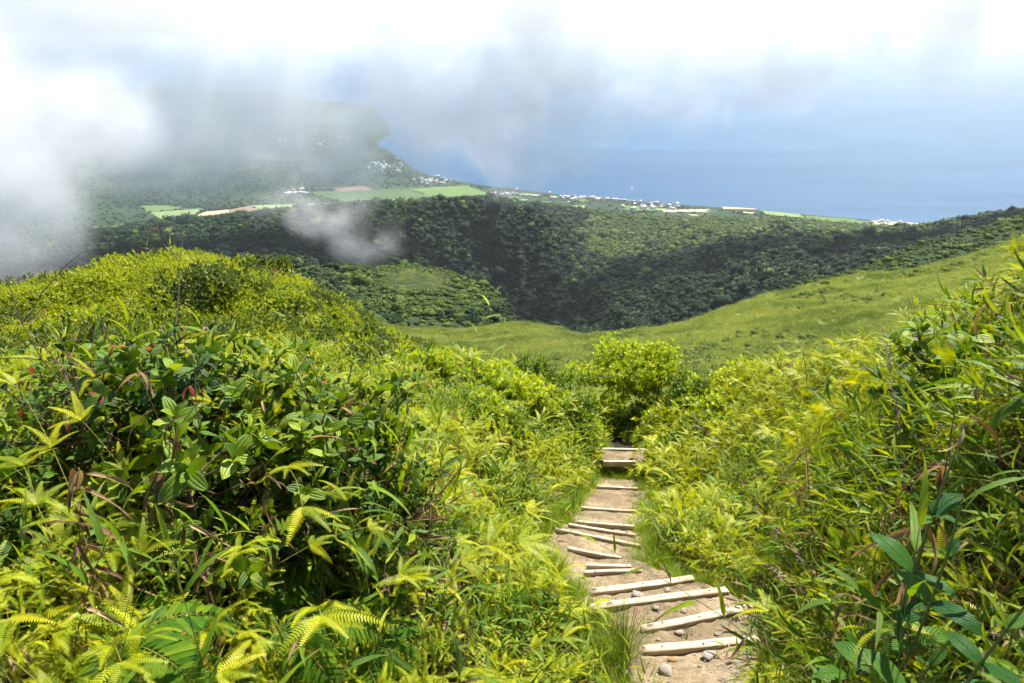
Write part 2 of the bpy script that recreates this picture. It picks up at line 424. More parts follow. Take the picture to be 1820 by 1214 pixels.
path_pts += [at(1103, 851, 11.0), at(1108, 815, 11.3), at(1112, 790, 12.3), at(1090, 770, 13.5)]
path_pts = np.array(path_pts)
path_half = np.array([.2, .22, .27] + [max(np.linalg.norm((c - a)[:2]) / 2, .36) + .03 for a, c in BE] + [.36, .36, .36, .3])
# resample the centre line
seg = np.r_[0, np.cumsum(np.linalg.norm(np.diff(path_pts[:, :2], axis=0), axis=1))]
SS = np.arange(0, seg[-1], 0.05)
PC = np.stack([np.interp(SS, seg, path_pts[:, k]) for k in range(3)], -1)
PH = np.interp(SS, seg, path_half)
kk = np.exp(-0.5 * (np.arange(-8, 9) / 3.0) ** 2); kk /= kk.sum()
for k in (0,): PC[:, k] = np.convolve(np.pad(PC[:, k], 8, mode='edge'), kk, 'valid')
PH = np.convolve(np.pad(PH, 8, mode='edge'), kk, 'valid')
def path_dist(x, y):
    """distance outside the path's edge (negative on the path)"""
    best = np.full(x.shape, 1e9)
    for c, h in zip(PC[::2], PH[::2]):
        best = np.minimum(best, np.hypot(x - c[0], y - c[1]) - h)
    return best

CT = [_z(*a) for a in [
    (300, 1214, 2.2), (0, 1214, 1.9), (-250, 1100, 1.9), (600, 1214, 2.7), (800, 1214, 3.2), (960, 1214, 3.7, .3),
    (0, 900, 2.9), (300, 930, 3.1, .5), (500, 930, 3.5, .5), (700, 950, 4.2), (850, 1050, 4.5), (950, 1050, 4.9, .3),
    (0, 700, 4.0, .6), (250, 700, 4.1, .7), (500, 720, 4.6, .6), (650, 800, 5.2, .5), (800, 850, 6), (900, 900, 6.6), (980, 860, 8, .35),
    (700, 700, 7.5), (850, 720, 9), (950, 700, 11), (800, 655, 11.5), (720, 665, 10), (950, 660, 14, .6), (1050, 720, 13.5, .6), (1130, 700, 14.5, .6), (1200, 690, 14, .5),
    (300, 670, 9), (0, 660, 9), (500, 665, 9.5), (-300, 700, 5), (-300, 660, 10),
    (300, 600, 15, .3), (0, 600, 15, .3), (0, 518, 25, .3), (150, 486, 25, .3), (260, 453, 26, .3), (420, 468, 26, .3), (520, 505, 24, .3), (600, 566, 20, .3), (660, 625, 16, .3), (-250, 550, 25, .3), (450, 560, 18, .3),
    (340, 462, 27, .3), (200, 560, 18, .3),
    (1500, 1214, 3.0), (1400, 1214, 3.5, .3), (1650, 1214, 2.2), (1820, 1214, 1.6), (1820, 900, 2.0), (2080, 1000, 1.6), (1650, 1000, 3.2), (1500, 1000, 4.4), (1420, 1040, 4.9, .35), (1310, 1010, 5.9, .25),
    (1700, 800, 3.4), (1820, 650, 2.6, .6), (1820, 500, 3.2, .85), (1700, 540, 4.2, .75), (1600, 700, 5.2), (1500, 800, 5.8), (1400, 900, 6.2), (1300, 900, 7.4), (1220, 880, 8.8, .35), (1180, 800, 10.5, .35),
    (1250, 735, 11.5), (1400, 730, 9), (1500, 650, 9), (1400, 645, 11.5), (1300, 655, 13), (1650, 605, 6.5, .55), (2080, 500, 3, .8)]]
CT += [np.array(a, float) for a in [(0, 0, -1.8), (-1, 0, -1.75), (1, -.3, -1.6), (0, -3, -.9), (-4, -2, -1.5), (4, -2, -.8), (-8, 3, -3.0), (-14, 12, -5.8),
    (-14, 42, -20), (-30, 42, -23), (-30, 25, -12), (-5, 36, -20), (0, 24, -13.5), (5, 22, -14), (-3, 19, -11), (6, 5, -1.6), (8, 9, -4.5), (6, 13, -8), (4, 18, -11.5), (9, 16, -12), (14, 8, -6), (12, 42, -30), (-20, 60, -34)]]
CT += list(path_pts - np.array([0, 0, .06]))
for c, h in zip(PC[::6], PH[::6]):            # the path is level across
    for s in (-1, 1): CT.append(np.array([c[0] + s * h * .8, c[1], c[2] - .05]))
CT = np.array(CT)
def _tps(r2): return np.where(r2 > 1e-12, 0.5 * r2 * np.log(np.maximum(r2, 1e-12)), 0)
def tps_fit(C, lam_=0.02):
    n = len(C); d2_ = ((C[:, None, :2] - C[None, :, :2]) ** 2).sum(-1)
    A = np.zeros((n + 3, n + 3)); A[:n, :n] = _tps(d2_) + lam_ * np.eye(n)
    A[:n, n] = 1; A[:n, n + 1:] = C[:, :2]; A[n, :n] = 1; A[n + 1:, :n] = C[:, :2].T
    return np.linalg.solve(A, np.r_[C[:, 2], 0, 0, 0])
TW = tps_fit(CT)
def tps_eval(x, y):
    sh = x.shape; x = x.ravel(); y = y.ravel(); n = len(CT); z = np.zeros(len(x))
    for i in range(0, len(x), 20000):
        a, b_ = x[i:i + 20000], y[i:i + 20000]
        r2 = (a[:, None] - CT[None, :, 0]) ** 2 + (b_[:, None] - CT[None, :, 1]) ** 2
        z[i:i + 20000] = _tps(r2) @ TW[:n] + TW[n] + TW[n + 1] * a + TW[n + 2] * b_
    return z.reshape(sh)
NX = np.r_[np.arange(-34, -6, .5), np.arange(-6, 6, .12), np.arange(6, 18.01, .5)]
NY = np.r_[np.arange(-4, 0, .3), np.arange(0, 14, .12), np.arange(14, 62, .6)]
GX, GY = np.meshgrid(NX, NY)
GZ = tps_eval(GX, GY)
pdist = path_dist(GX, GY)
GZ += (fbm(GX / .9, GY / .9, 31, 4) * .22 + fbm(GX / 2.6, GY / 2.6, 33, 2) * .20) * np.clip(pdist / .5, 0, 1)
GZ += fbm(GX / 3.2, GY / 3.2, 37, 3) * .55 * np.clip((np.hypot(GX, GY) - 12) / 4, 0, 1)
GZ -= .10 * np.clip(1 - pdist / .15, 0, 1)      # under the trodden path
def ground_z(x, y):
    xi = np.clip(np.searchsorted(NX, x) - 1, 0, len(NX) - 2); yi = np.clip(np.searchsorted(NY, y) - 1, 0, len(NY) - 2)
    fx = np.clip((x - NX[xi]) / (NX[xi + 1] - NX[xi]), 0, 1); fy = np.clip((y - NY[yi]) / (NY[yi + 1] - NY[yi]), 0, 1)
    return (GZ[yi, xi] * (1 - fx) + GZ[yi, xi + 1] * fx) * (1 - fy) + (GZ[yi + 1, xi] * (1 - fx) + GZ[yi + 1, xi + 1] * fx) * fy
M_soil = mat_ground('dark_soil', [(.012, .010, .006), (.03, .024, .012), (.05, .06, .015)], 1.2, 0.6, 0.95, 9.0)
tag(obj_np('ground', np.stack([GX, GY, GZ], -1).reshape(-1, 3), grid_faces(len(NY), len(NX)), [M_soil]), kind='structure')

# ------------------------------------------------------------------ trodden path with steps
m, nt = nodes_of('trodden_earth'); N = NT(nt)
co = N.n('ShaderNodeNewGeometry').outputs['Position']
n1 = N.noise(2.3, 6, co, .6); n2 = N.noise(24, 5, co, .65); n3 = N.noise(110, 3, co, .6)
f = N.math('ADD', N.math('MULTIPLY', n1, .55), N.math('MULTIPLY', n2, .45))
col = N.ramp(f, [(.3, (.075, .053, .029)), (.5, (.195, .142, .080)), (.68, (.36, .282, .175))])
vor = N.n('ShaderNodeTexVoronoi', feature='F1', inp={'Vector': co, 'Scale': 46.0}).outputs['Distance']
peb = N.math('LESS_THAN', vor, N.mapr(N.noise(6, 2, co), .5, .7, 0.0, .34))
col = N.mix(N.math('MULTIPLY', peb, .6), col, N.ramp(n3, [(.3, (.16, .13, .10, 1)), (.7, (.46, .40, .33, 1))]))
hgt = N.math('ADD', N.math('MULTIPLY', n2, .7), N.math('ADD', N.math('MULTIPLY', n3, .3), N.math('MULTIPLY', peb, .3)))
bm_ = N.n('ShaderNodeBump', inp={'Strength': .8, 'Distance': .02, 'Height': hgt})
p = N.n('ShaderNodeBsdfPrincipled', inp={'Base Color': col, 'Roughness': .92, 'Normal': bm_.outputs[0]}); p.inputs['Specular IOR Level'].default_value = .2
out(N, p.outputs[0]); M_path = m

by = np.array([((a + c) / 2)[1] for a, c in BE]); bz = np.array([((a + c) / 2)[2] for a, c in BE])
def tread_z(y):
    """height of the path bed: each tread runs nearly level to the next timber and drops behind it"""
    ys, zs_ = [0.8, by[0] - .02], [path_pts[0, 2], bz[0] - .04]
    for i in range(len(by)):
        nz = bz[i + 1] if i + 1 < len(by) else -6.52
        ys += [by[i] + .05]; zs_ += [bz[i] - min(.13, max(.06, (bz[i] - nz) * .6))]
        if i + 1 < len(by): ys += [by[i + 1] - .03]; zs_ += [bz[i + 1] - .03]
    ys += [9.18]; zs_ += [-6.56]
    return np.interp(y, ys, zs_)
LAND_Y = 9.22; LAND_Z = float(at(1105, 820, 11.05)[2])
sy_ = np.arange(.8, 9.2, .03); cx = np.interp(sy_, PC[:, 1], PC[:, 0]); hw = np.interp(sy_, PC[:, 1], PH)
uu = np.linspace(-1, 1, 44)
# each board tells how the tread slants: follow the timber across the path
slant = np.interp(sy_, by, [(c - a)[1] / max((c - a)[0], .3) for a, c in BE])
X_ = cx[:, None] + uu[None] * (hw[:, None] + .10)
Y_ = sy_[:, None] + np.zeros_like(X_)
yy = Y_ - slant[:, None] * (X_ - cx[:, None])
Z_ = tread_z(yy) + fbm(X_ / .35, Y_ / .35, 3, 5) * .034 + fbm(X_ / .06, Y_ / .06, 4, 3) * .013
Z_ -= np.clip(np.abs(uu)[None] - .93, 0, 1) * 2.2
tag(obj_np('path', np.stack([X_, Y_, Z_], -1).reshape(-1, 3), grid_faces(*X_.shape), [M_path]), kind='structure')

def path_z(x, y):
    c = np.interp(y, PC[:, 1], PC[:, 0]); s = np.interp(y, sy_, slant)
    return float(tread_z(y - s * (x - c)) + fbm(np.array(x / .35), np.array(y / .35), 3, 5) * .028)

# ---- timbers
m, nt = nodes_of('pale_timber'); N = NT(nt)
oc = N.n('ShaderNodeTexCoord').outputs['Object']
gr = N.n('ShaderNodeMapping', inp={0: oc, 3: (2.0, 26, 26)}).outputs[0]
rnd_ = N.n('ShaderNodeObjectInfo').outputs['Random']
g1 = N.noise(1.6, 6, gr, .65, .4); g2 = N.noise(4.0, 4, oc, .6)
col = N.ramp(g1, [(.3, (.27, .20, .13)), (.5, (.50, .41, .29)), (.7, (.64, .56, .43))])
kn = N.n('ShaderNodeTexVoronoi', feature='F1', inp={'Vector': N.n('ShaderNodeMapping', inp={0: oc, 3: (4.5, 9, 9)}).outputs[0], 'Scale': 1.0, 'Randomness': 1.0}).outputs['Distance']
knot = N.mapr(kn, .10, .16, 1.0, 0.0)
col = N.mix(N.math('MULTIPLY', knot, .85), col, (.07, .045, .028, 1))
dirt = N.mapr(g2, .46, .68, 0, .8)
col = N.mix(dirt, col, (.26, .17, .10, 1))
b_ = N.n('ShaderNodeBump', inp={'Strength': .4, 'Distance': .004, 'Height': g1})
p = N.n('ShaderNodeBsdfPrincipled', inp={'Base Color': col, 'Roughness': .75, 'Normal': b_.outputs[0]}); p.inputs['Specular IOR Level'].default_value = .25
out(N, p.outputs[0]); M_timber = m
m, nt = nodes_of('rusty_iron'); N = NT(nt)
p = N.n('ShaderNodeBsdfPrincipled', inp={'Base Color': (.05, .03, .02, 1), 'Roughness': .7, 'Metallic': .5}); out(N, p.outputs[0]); M_iron = m

def timber_mesh(L, H, T, seed, bow=0.0):
    """hand-cut plank along X: chamfered edges, wandering faces, slight bow"""
    r = np.random.default_rng(seed); n_ = 22
    xs = np.linspace(-L / 2, L / 2, n_)
    ch = .004
    prof = np.array([(-T / 2 + ch, H), (T / 2 - ch, H), (T / 2, H - ch), (T / 2, ch), (T / 2 - ch, 0), (-T / 2 + ch, 0), (-T / 2, ch), (-T / 2, H - ch)])
    V = []
    for i, x in enumerate(xs):
        w = bow * (1 - (2 * x / L) ** 2)
        j = fbm(np.array([x * 5.0 + seed]), np.array([0.3]), seed, 3)[0] * .003
        for k, (py_, pz_) in enumerate(prof):
            e = fbm(np.array([x * 9.0 + k * 3.1]), np.array([k * 1.7 + seed]), seed + 5, 3)[0] * .0022
            V.append((x, py_ * (1 + j * 4) + e + w, pz_ + j + e))
    V = np.array(V); V[:8, 0] -= r.uniform(0, .02, 8); V[-8:, 0] += r.uniform(0, .02, 8)
    q = []
    for i in range(n_ - 1):
        for k in range(8):
            a = i * 8 + k; b2 = i * 8 + (k + 1) % 8
            q.append((a, b2, b2 + 8, a + 8))
    caps = np.array([list(range(8))[::-1], [(n_ - 1) * 8 + k for k in range(8)]])
    return V, [np.array(q), caps]

def nail_mesh():
    t = np.linspace(0, 2 * math.pi, 8, endpoint=False); V = [(math.cos(a) * .006, math.sin(a) * .006, 0) for a in t] + [(math.cos(a) * .004, math.sin(a) * .004, .003) for a in t]
    V.append((0, 0, .0035)); q = [(k, (k + 1) % 8, 8 + (k + 1) % 8, 8 + k) for k in range(8)]; tr = [(8 + k, 8 + (k + 1) % 8, 16) for k in range(8)]
    return mesh_np('nail', np.array(V), [np.array(q), np.array(tr)], [M_iron])
ME_nail = nail_mesh()
BLAB = ['thick pale timber step nearest the bottom, above a grey stone', 'long slanting pale timber step, second from the bottom of the path', 'longest pale timber step, third up from the bottom of the path',
        'slanting pale timber step, fourth up, its far end in the grass', 'short level timber step just beyond the four slanting ones', 'thin short timber step half hidden behind a level one',
        'thin worn timber almost buried in the bend of the path', 'long thin timber slanting across the bend, the nearest of three', 'middle one of three close thin timbers across the path',
        'farthest of three close thin timbers across the path', 'single thin timber between two long bare treads', 'last thin timber before the raised landing step']
def put_timber(name, a, c, H, T, seed, label, group, bow=0, nails=2):
    mid = (a + c) / 2; L = float(np.linalg.norm(c - a))
    o = empty(name, tuple(mid)); dv = Vector(c - a)
    o.rotation_euler = dv.to_track_quat('X', 'Z').to_euler()
    V, Fq = timber_mesh(L, H, T, seed, bow); V[:, 2] -= H
    obj_np('timber', V, Fq, [M_timber], parent=o, smooth=False)
    r = np.random.default_rng(seed + 40)
    for k in range(nails):
        nl = link(bpy.data.objects.new('nail', ME_nail), o)
        nl.location = (L * (-.36 + .72 * k / max(nails - 1, 1)) + r.uniform(-.03, .03), r.uniform(-.008, .008), .002)
    tag(o, label, 'step', group)
    return o
for i, (a, c) in enumerate(BE):
    near = i < 4
    put_timber('timber_step', a, c, .15 if near else .10, (.058 if near else .034), 100 + i, BLAB[i], 'timber steps down the path', bow=random.uniform(-.007, .007), nails=3 if near else 2)
# landing: an earth-filled timber box that steps up again
la, lb = at(1073, 819, 11.05), at(1143, 823, 11.05); lb[2] = la[2]
ra, rb = at(1062, 799, 11.36), at(1150, 806, 11.36); ra[2] = rb[2] = la[2] + .02
put_timber('landing_edge', la, lb, .10, .045, 131, 'dark front timber edging the raised earth landing', 'timbers of the landing')
put_timber('landing_edge', ra, rb, .12, .045, 132, 'pale rear timber closing the raised earth landing', 'timbers of the landing')
put_timber('landing_edge', at(1050, 825, 10.95), at(1076, 806, 11.5), .10, .04, 133, 'short pale timber set askew along one side of the landing', 'timbers of the landing', nails=1)
n1_, n2_ = 12, 24
ty = np.linspace(0, 1, n1_)[:, None]; tx = np.linspace(0, 1, n2_)[None]
LP = (la[None, None] * (1 - tx[..., None]) + lb[None, None] * tx[..., None]) * (1 - ty[..., None]) + (ra[None, None] * (1 - tx[..., None]) + rb[None, None] * tx[..., None]) * ty[..., None]
LP[..., 2] += -.02 + fbm(LP[..., 0] / .2, LP[..., 1] / .2, 9, 4) * .03
rows_ = [LP[:1] - np.array([0, -.03, .32]), LP]
LPP = np.concatenate(rows_)
tag(obj_np('landing', LPP.reshape(-1, 3), grid_faces(n1_ + 1, n2_), [M_path]), kind='structure')

# ---- stones on the path
m, nt = nodes_of('grey_stone'); N = NT(nt)
oc = N.n('ShaderNodeTexCoord').outputs['Object']; rnd_ = N.n('ShaderNodeObjectInfo').outputs['Random']
s1 = N.noise(14, 7, oc, .7)
base = N.mix(rnd_, (.30, .27, .23, 1), (.40, .33, .25, 1))
col = N.mix(N.mapr(s1, .3, .7, 0, 1), N.mix(.5, base, (.10, .085, .07, 1)), base)
b_ = N.n('ShaderNodeBump', inp={'Strength': .7, 'Distance': .01, 'Height': s1})
p = N.n('ShaderNodeBsdfPrincipled', inp={'Base Color': col, 'Roughness': .85, 'Normal': b_.outputs[0]}); out(N, p.outputs[0]); M_stone = m
m, nt = nodes_of('rust_stone'); N = NT(nt)
oc = N.n('ShaderNodeTexCoord').outputs['Object']; s1 = N.noise(18, 6, oc, .7)
p = N.n('ShaderNodeBsdfPrincipled', inp={'Base Color': N.ramp(s1, [(.3, (.16, .075, .03)), (.7, (.44, .24, .10))]), 'Roughness': .9}); out(N, p.outputs[0]); M_rust = m

def stone_mesh(name, seed, sub=2, mat=None, ang=.34):
    import bmesh
    bm = bmesh.new(); bmesh.ops.create_icosphere(bm, subdivisions=sub, radius=1.0)
    r = np.random.default_rng(seed)
    V = np.array([v.co[:] for v in bm.verts])
    # flat facets: clip by random planes
    for k in range(15):
        nrm = r.normal(size=3); nrm /= np.linalg.norm(nrm); h = r.uniform(.42, .75)
        dd_ = V @ nrm - h; V = V - np.where(dd_ > 0, dd_, 0)[:, None] * nrm
    V *= 1 + (fbm(V[:, 0] * 2 + seed, V[:, 1] * 2 + V[:, 2] * 1.7, seed, 3) * .12)[:, None]
    V *= np.array([1, r.uniform(.7, .9), r.uniform(.45, .65)])
    fc = np.array([[v.index for v in f.verts] for f in bm.faces]); bm.free()
    return mesh_np(name, V, fc, [mat or M_stone], smooth=False)
STONES = [  # picture place, size, label
    ((1262, 1168), .095, 1, 'pale grey angular stone just below the nearest timber'), ((1183, 1196), .10, 0, 'flat pale stone at the lower edge of the path'), ((1196, 1175), .05, 2, 'rust-brown stone left of the grey angular one'),
    ((1166, 1083), .055, 0, 'whitish stone lying between the second and third timbers'), ((1215, 1087), .05, 0, 'pale flat stone beside the whitish one'), ((1208, 1126), .07, 0, 'flat tan stone above the nearest timber'),
    ((1275, 1129), .035, 0, 'small pale stone at the shaded side above the nearest timber'), ((1286, 1112), .03, 0, 'small dark-sided stone by the grass above the nearest timber'), ((1290, 1050), .05, 0, 'rough stone at the end of the third timber'),
    ((1170, 1138), .03, 0, 'little grey stone near the left end of the nearest timber'), ((1281, 1172), .028, 2, 'small reddish stone beside the grey angular one'), ((1243, 1185), .03, 0, 'small stone in the gravel below the nearest timber'),
    ((1135, 1062), .09, 0, 'broad whitish stone set in the soil under the fourth timber'), ((1186, 1050), .05, 0, 'half-buried stone between the third and fourth timbers')]
SM = [stone_mesh('stone', 300 + k, 1) for k in range(4)] + [stone_mesh('stone', 320, 1, M_rust)]
def path_hit(px, py):
    """where the sight line through this place of the picture meets the path bed"""
    for d in np.arange(3.6, 11.5, .01):
        q = at(px, py, d)
        if q[2] < path_z(q[0], q[1]): return q
    return at(px, py, 5)
for k, ((px, py), s_, mk, lab) in enumerate(STONES):
    q = path_hit(px, py)
    o = link(bpy.data.objects.new('stone', SM[4] if mk == 2 else SM[k % 4]))
    o.location = (q[0], q[1], path_z(q[0], q[1]) + s_ * .18); s_ *= .9; o.scale = (s_, s_, s_ * (.75 if mk != 1 else .6)); o.rotation_euler = (random.uniform(-.2, .2), random.uniform(-.2, .2), random.uniform(0, 6))
    tag(o, lab, 'stone', 'stones on the path')
r = np.random.default_rng(12)
gp, gs = [], []
for k in range(3200):
    y = r.uniform(2.6, 5.2) if k < 2400 else r.uniform(5, 9); c = np.interp(y, PC[:, 1], PC[:, 0]); h = np.interp(y, PC[:, 1], PH)
    u = r.uniform(-1, 1); u = u if r.random() < .4 else .55 + .45 * abs(u)
    x = c + u * h
    if np.any(np.abs(by - (y - np.interp(y, sy_, slant) * (x - c))) < .06): continue
    gp.append((x, y, path_z(x, y) + .002)); gs.append(r.uniform(.004, .014) * (1.3 if r.random() < .1 else .8))
gp = np.array(gp); gs = np.array(gs)
stuff_instances('gravel', gp, r.uniform(-1, 1, (len(gp), 3)) * np.array([.3, .3, 3.1]), gs, r.integers(0, 4, len(gp)), [stone_mesh('pebble', 340 + k, 1) for k in range(4)], 'loose gravel scattered over the bare earth of the path', 'gravel')
# ------------------------------------------------------------------ leaf materials
def leaf_mat(name, ca, cb, cc=None, vein=None, trans=.42, rough=.48, tip=None, tipamt=0.0, spec=.28, tcol=(1.35, 1.25, .4), big=None):
    """leaf surface: colour varies from leaf to leaf, veins are relief, light shines through"""
    m, nt = nodes_of(name); N = NT(nt)
    a = N.n('ShaderNodeAttribute', attribute_name='rnd').outputs['Fac']
    ob = N.n('ShaderNodeObjectInfo').outputs['Random']
    rnd = N.math('FRACT', N.math('ADD', a, ob))
    uvn = N.n('ShaderNodeUVMap').outputs[0]
    sp = N.n('ShaderNodeSeparateXYZ', inp={0: uvn}); u, v = sp.outputs[0], sp.outputs[1]
    stops = [(0.0, ca), (1.0, cb)] if cc is None else [(0.0, ca), (.6, cb), (1.0, cc)]
    col = N.ramp(rnd, stops)
    oc = N.n('ShaderNodeNewGeometry').outputs['Position']
    blot = N.noise(26, 3, oc, .6)
    col = N.mix(N.mapr(blot, .35, .7, 0, .35), col, N.mix(1.0, col, (.55, .6, .5, 1), 'MULTIPLY'))
    if big is not None:
        bn = N.noise(big, 5, oc, .65); col = N.mix(N.mapr(bn, .42, .60, 0, 1), col, N.mix(1.0, col, (.50, .60, .55, 1), 'MULTIPLY'))
    if tip is not None:
        tm = N.math('MULTIPLY', N.mapr(N.math('ADD', v, N.math('MULTIPLY', N.math('SUBTRACT', blot, .5), .8)), .72, .95), N.mapr(N.math('FRACT', N.math('MULTIPLY', rnd, 7.3)), 1 - tipamt - .15, 1 - tipamt + .1))
        col = N.mix(tm, col, c4(tip))
    ua = N.math('ABSOLUTE', N.math('SUBTRACT', u, .5))
    h = None
    if vein == 'grass':
        h = N.math('ADD', N.math('MULTIPLY', N.math('SINE', N.math('MULTIPLY', u, 55)), .25), N.math('MULTIPLY', N.mapr(ua, 0, .07, 1, 0), 1.0)); dist = .0016
        col = N.mix(N.mapr(ua, .0, .05, .5, 0), col, N.mix(1.0, col, (1.5, 1.35, 1.3, 1), 'MULTIPLY'))
    elif vein == 'rib':
        s = N.math('MULTIPLY', ua, N.math('DIVIDE', 2.0, N.math('ADD', .25, N.math('SINE', N.math('MULTIPLY', v, 3.1416)))))
        rb = N.math('ABSOLUTE', N.math('SINE', N.math('MULTIPLY', ua, 12.5)))
        cross = N.math('SINE', N.math('MULTIPLY', v, 90))
        h = N.math('ADD', N.math('POWER', rb, .5), N.math('MULTIPLY', cross, .10)); dist = .004
        col = N.mix(N.mapr(rb, 0, .3, .55, 0), col, N.mix(1.0, col, (1.55, 1.4, 1.3, 1), 'MULTIPLY'))
    elif vein == 'pin':
        ph = N.math('SUBTRACT', N.math('MULTIPLY', v, 46), N.math('MULTIPLY', ua, 40))
        w = N.math('SINE', ph)
        h = N.math('ADD', N.math('MULTIPLY', w, .5), N.math('MULTIPLY', N.mapr(ua, 0, .04, 1, 0), -1.0)); dist = .004
        col = N.mix(N.mapr(w, -1, -.55, .45, 0), col, N.mix(1.0, col, (1.5, 1.35, 1.2, 1), 'MULTIPLY'))
    inp = {'Base Color': col, 'Roughness': rough}
    tinp = {'Color': N.mix(1.0, col, c4(tcol), 'MULTIPLY')}
    if h is not None:
        b = N.n('ShaderNodeBump', inp={'Strength': .7, 'Distance': dist, 'Height': h}).outputs[0]
        inp['Normal'] = b
    p = N.n('ShaderNodeBsdfPrincipled', inp=inp); p.inputs['Specular IOR Level'].default_value = spec
    t = N.n('ShaderNodeBsdfTranslucent', inp=tinp)
    mx = N.n('ShaderNodeMixShader', inp={0: trans, 1: p.outputs[0], 2: t.outputs[0]})
    out(N, mx.outputs[0]); return m

BROWN = (.30, .17, .07)
M_bamboo = leaf_mat('bamboo_grass_leaf', (.065, .14, .010), (.15, .265, .012), (.33, .40, .016), 'grass', .38, .46, (.34, .22, .06), .35)
M_bamboo_y = leaf_mat('bamboo_grass_leaf_young', (.17, .27, .010), (.29, .38, .012), (.44, .46, .016), 'grass', .38, .4, (.34, .22, .06), .25)
M_fern = leaf_mat('forked_fern_leaf', (.22, .29, .008), (.38, .42, .008), (.56, .53, .010), None, .40, .5)
M_fern_g = leaf_mat('green_fern_leaf', (.045, .15, .012), (.12, .25, .014), (.22, .33, .02), 'pin', .42, .35, (.42, .25, .03), .55)
M_mela = leaf_mat('ribbed_leaf', (.08, .15, .012), (.17, .27, .014), (.31, .39, .018), 'rib', .34, .42, None, 0, .35)
M_mela_red = leaf_mat('red_young_leaf', (.18, .035, .02), (.32, .07, .045), (.30, .14, .05), 'rib', .4, .4)
M_dark = leaf_mat('dark_glossy_leaf', (.035, .085, .010), (.07, .145, .012), (.14, .22, .014), 'rib', .30, .42, None, 0, .25)
M_bush = leaf_mat('lime_bush_leaf', (.22, .31, .008), (.35, .43, .008), (.50, .54, .012), None, .42, .38)
M_bush2 = leaf_mat('olive_bush_leaf', (.08, .14, .010), (.15, .23, .012), (.25, .32, .02), None, .38, .4)
M_dwarf = leaf_mat('dwarf_shrub_leaf', (.16, .22, .006), (.30, .36, .008), (.44, .46, .012), None, .40, .45)
M_dwarf_d = leaf_mat('dark_dwarf_leaf', (.04, .075, .008), (.08, .12, .010), (.13, .17, .012), None, .35, .45)
M_dead = leaf_mat('dead_leaf', (.13, .075, .035), (.30, .19, .09), (.50, .36, .20), 'grass', .25, .7, None, 0, .15, (1.1, .9, .6))
M_rush = leaf_mat('rush_blade', (.06, .12, .012), (.13, .20, .02), (.26, .28, .05), None, .3, .45, (.36, .24, .08), .5)
M_big = leaf_mat('broad_soft_leaf', (.03, .105, .02), (.06, .16, .02), (.11, .23, .025), 'pin', .40, .36)
M_turf = leaf_mat('turf_blade', (.11, .19, .010), (.20, .30, .012), (.33, .40, .02), None, .4, .45)

def bark(name, a, b):
    m, nt = nodes_of(name); N = NT(nt); oc = N.n('ShaderNodeNewGeometry').outputs['Position']
    n_ = N.noise(60, 5, oc, .7)
    bb = N.n('ShaderNodeBump', inp={'Strength': .5, 'Distance': .004, 'Height': n_})
    p = N.n('ShaderNodeBsdfPrincipled', inp={'Base Color': N.ramp(n_, [(.3, a), (.7, b)]), 'Roughness': .8, 'Normal': bb.outputs[0]}); out(N, p.outputs[0]); return m
M_bark = bark('brown_bark', (.045, .026, .016), (.17, .10, .06))
M_twig = bark('red_brown_twig', (.10, .045, .03), (.26, .14, .09))
M_culm = bark('green_culm', (.09, .13, .02), (.20, .22, .04))
M_wire = bark('yellow_rachis', (.20, .20, .02), (.34, .28, .04))
M_plume = bark('purple_plume', (.12, .06, .055), (.30, .19, .15))

# ------------------------------------------------------------------ leaf pieces: dict(V, Q, uv, mat), growing along +Y, face up +Z
def prof(kind, t):
    if kind == 'grass': return np.clip(t / .16, 0, 1) ** .55 * (1 - t ** 2.2) ** .9 * (1 - .25 * t)
    if kind == 'lance': return np.sin(np.pi * np.clip(t, 0, 1) ** .72) ** .85
    if kind == 'ovate': return np.sin(np.pi * np.clip(t, 0, 1) ** .8) ** .7
    if kind == 'obov': return np.sin(np.pi * np.clip(t, 0, 1) ** 1.35) ** .75
    if kind == 'strap': return np.clip(t / .06, 0, 1) ** .5 * np.clip((1 - t) / .35, 0, 1) ** .6
    if kind == 'blade': return (1 - t) ** .7

def leaf(L, Wd, kind, mat, nseg=6, droop=.6, fold=.25, a0=.0, ncross=3, wave=0.0, seed=0, curl=0.0):
    t = np.linspace(0, 1, nseg + 1)
    th = a0 - droop * t ** 1.3
    ds = L / nseg
    y = np.r_[0, np.cumsum(np.cos(th[:-1]) * ds)]; z = np.r_[0, np.cumsum(np.sin(th[:-1]) * ds)]
    w = np.maximum(prof(kind, t), .03) * Wd / 2
    s = np.linspace(-1, 1, ncross)
    V = np.zeros((nseg + 1, ncross, 3)); uv = np.zeros((nseg + 1, ncross, 2))
    ph = seed * 1.7
    for i in range(nseg + 1):
        nz, ny = math.cos(th[min(i, nseg)]), -math.sin(th[min(i, nseg)])
        up = fold * np.abs(s) * w[i] - curl * (s ** 2) * w[i] + wave * Wd * np.sin(t[i] * 9 + ph + s * 1.5) * np.abs(s)
        V[i, :, 0] = s * w[i] * (1 - .3 * abs(fold))
        V[i, :, 1] = y[i] + up * ny; V[i, :, 2] = z[i] + up * nz
        uv[i, :, 0] = s * .5 + .5; uv[i, :, 1] = t[i]
    tw = curl * 0
    return dict(V=V.reshape(-1, 3), Q=grid_faces(nseg + 1, ncross), uv=uv.reshape(-1, 2), mat=mat)

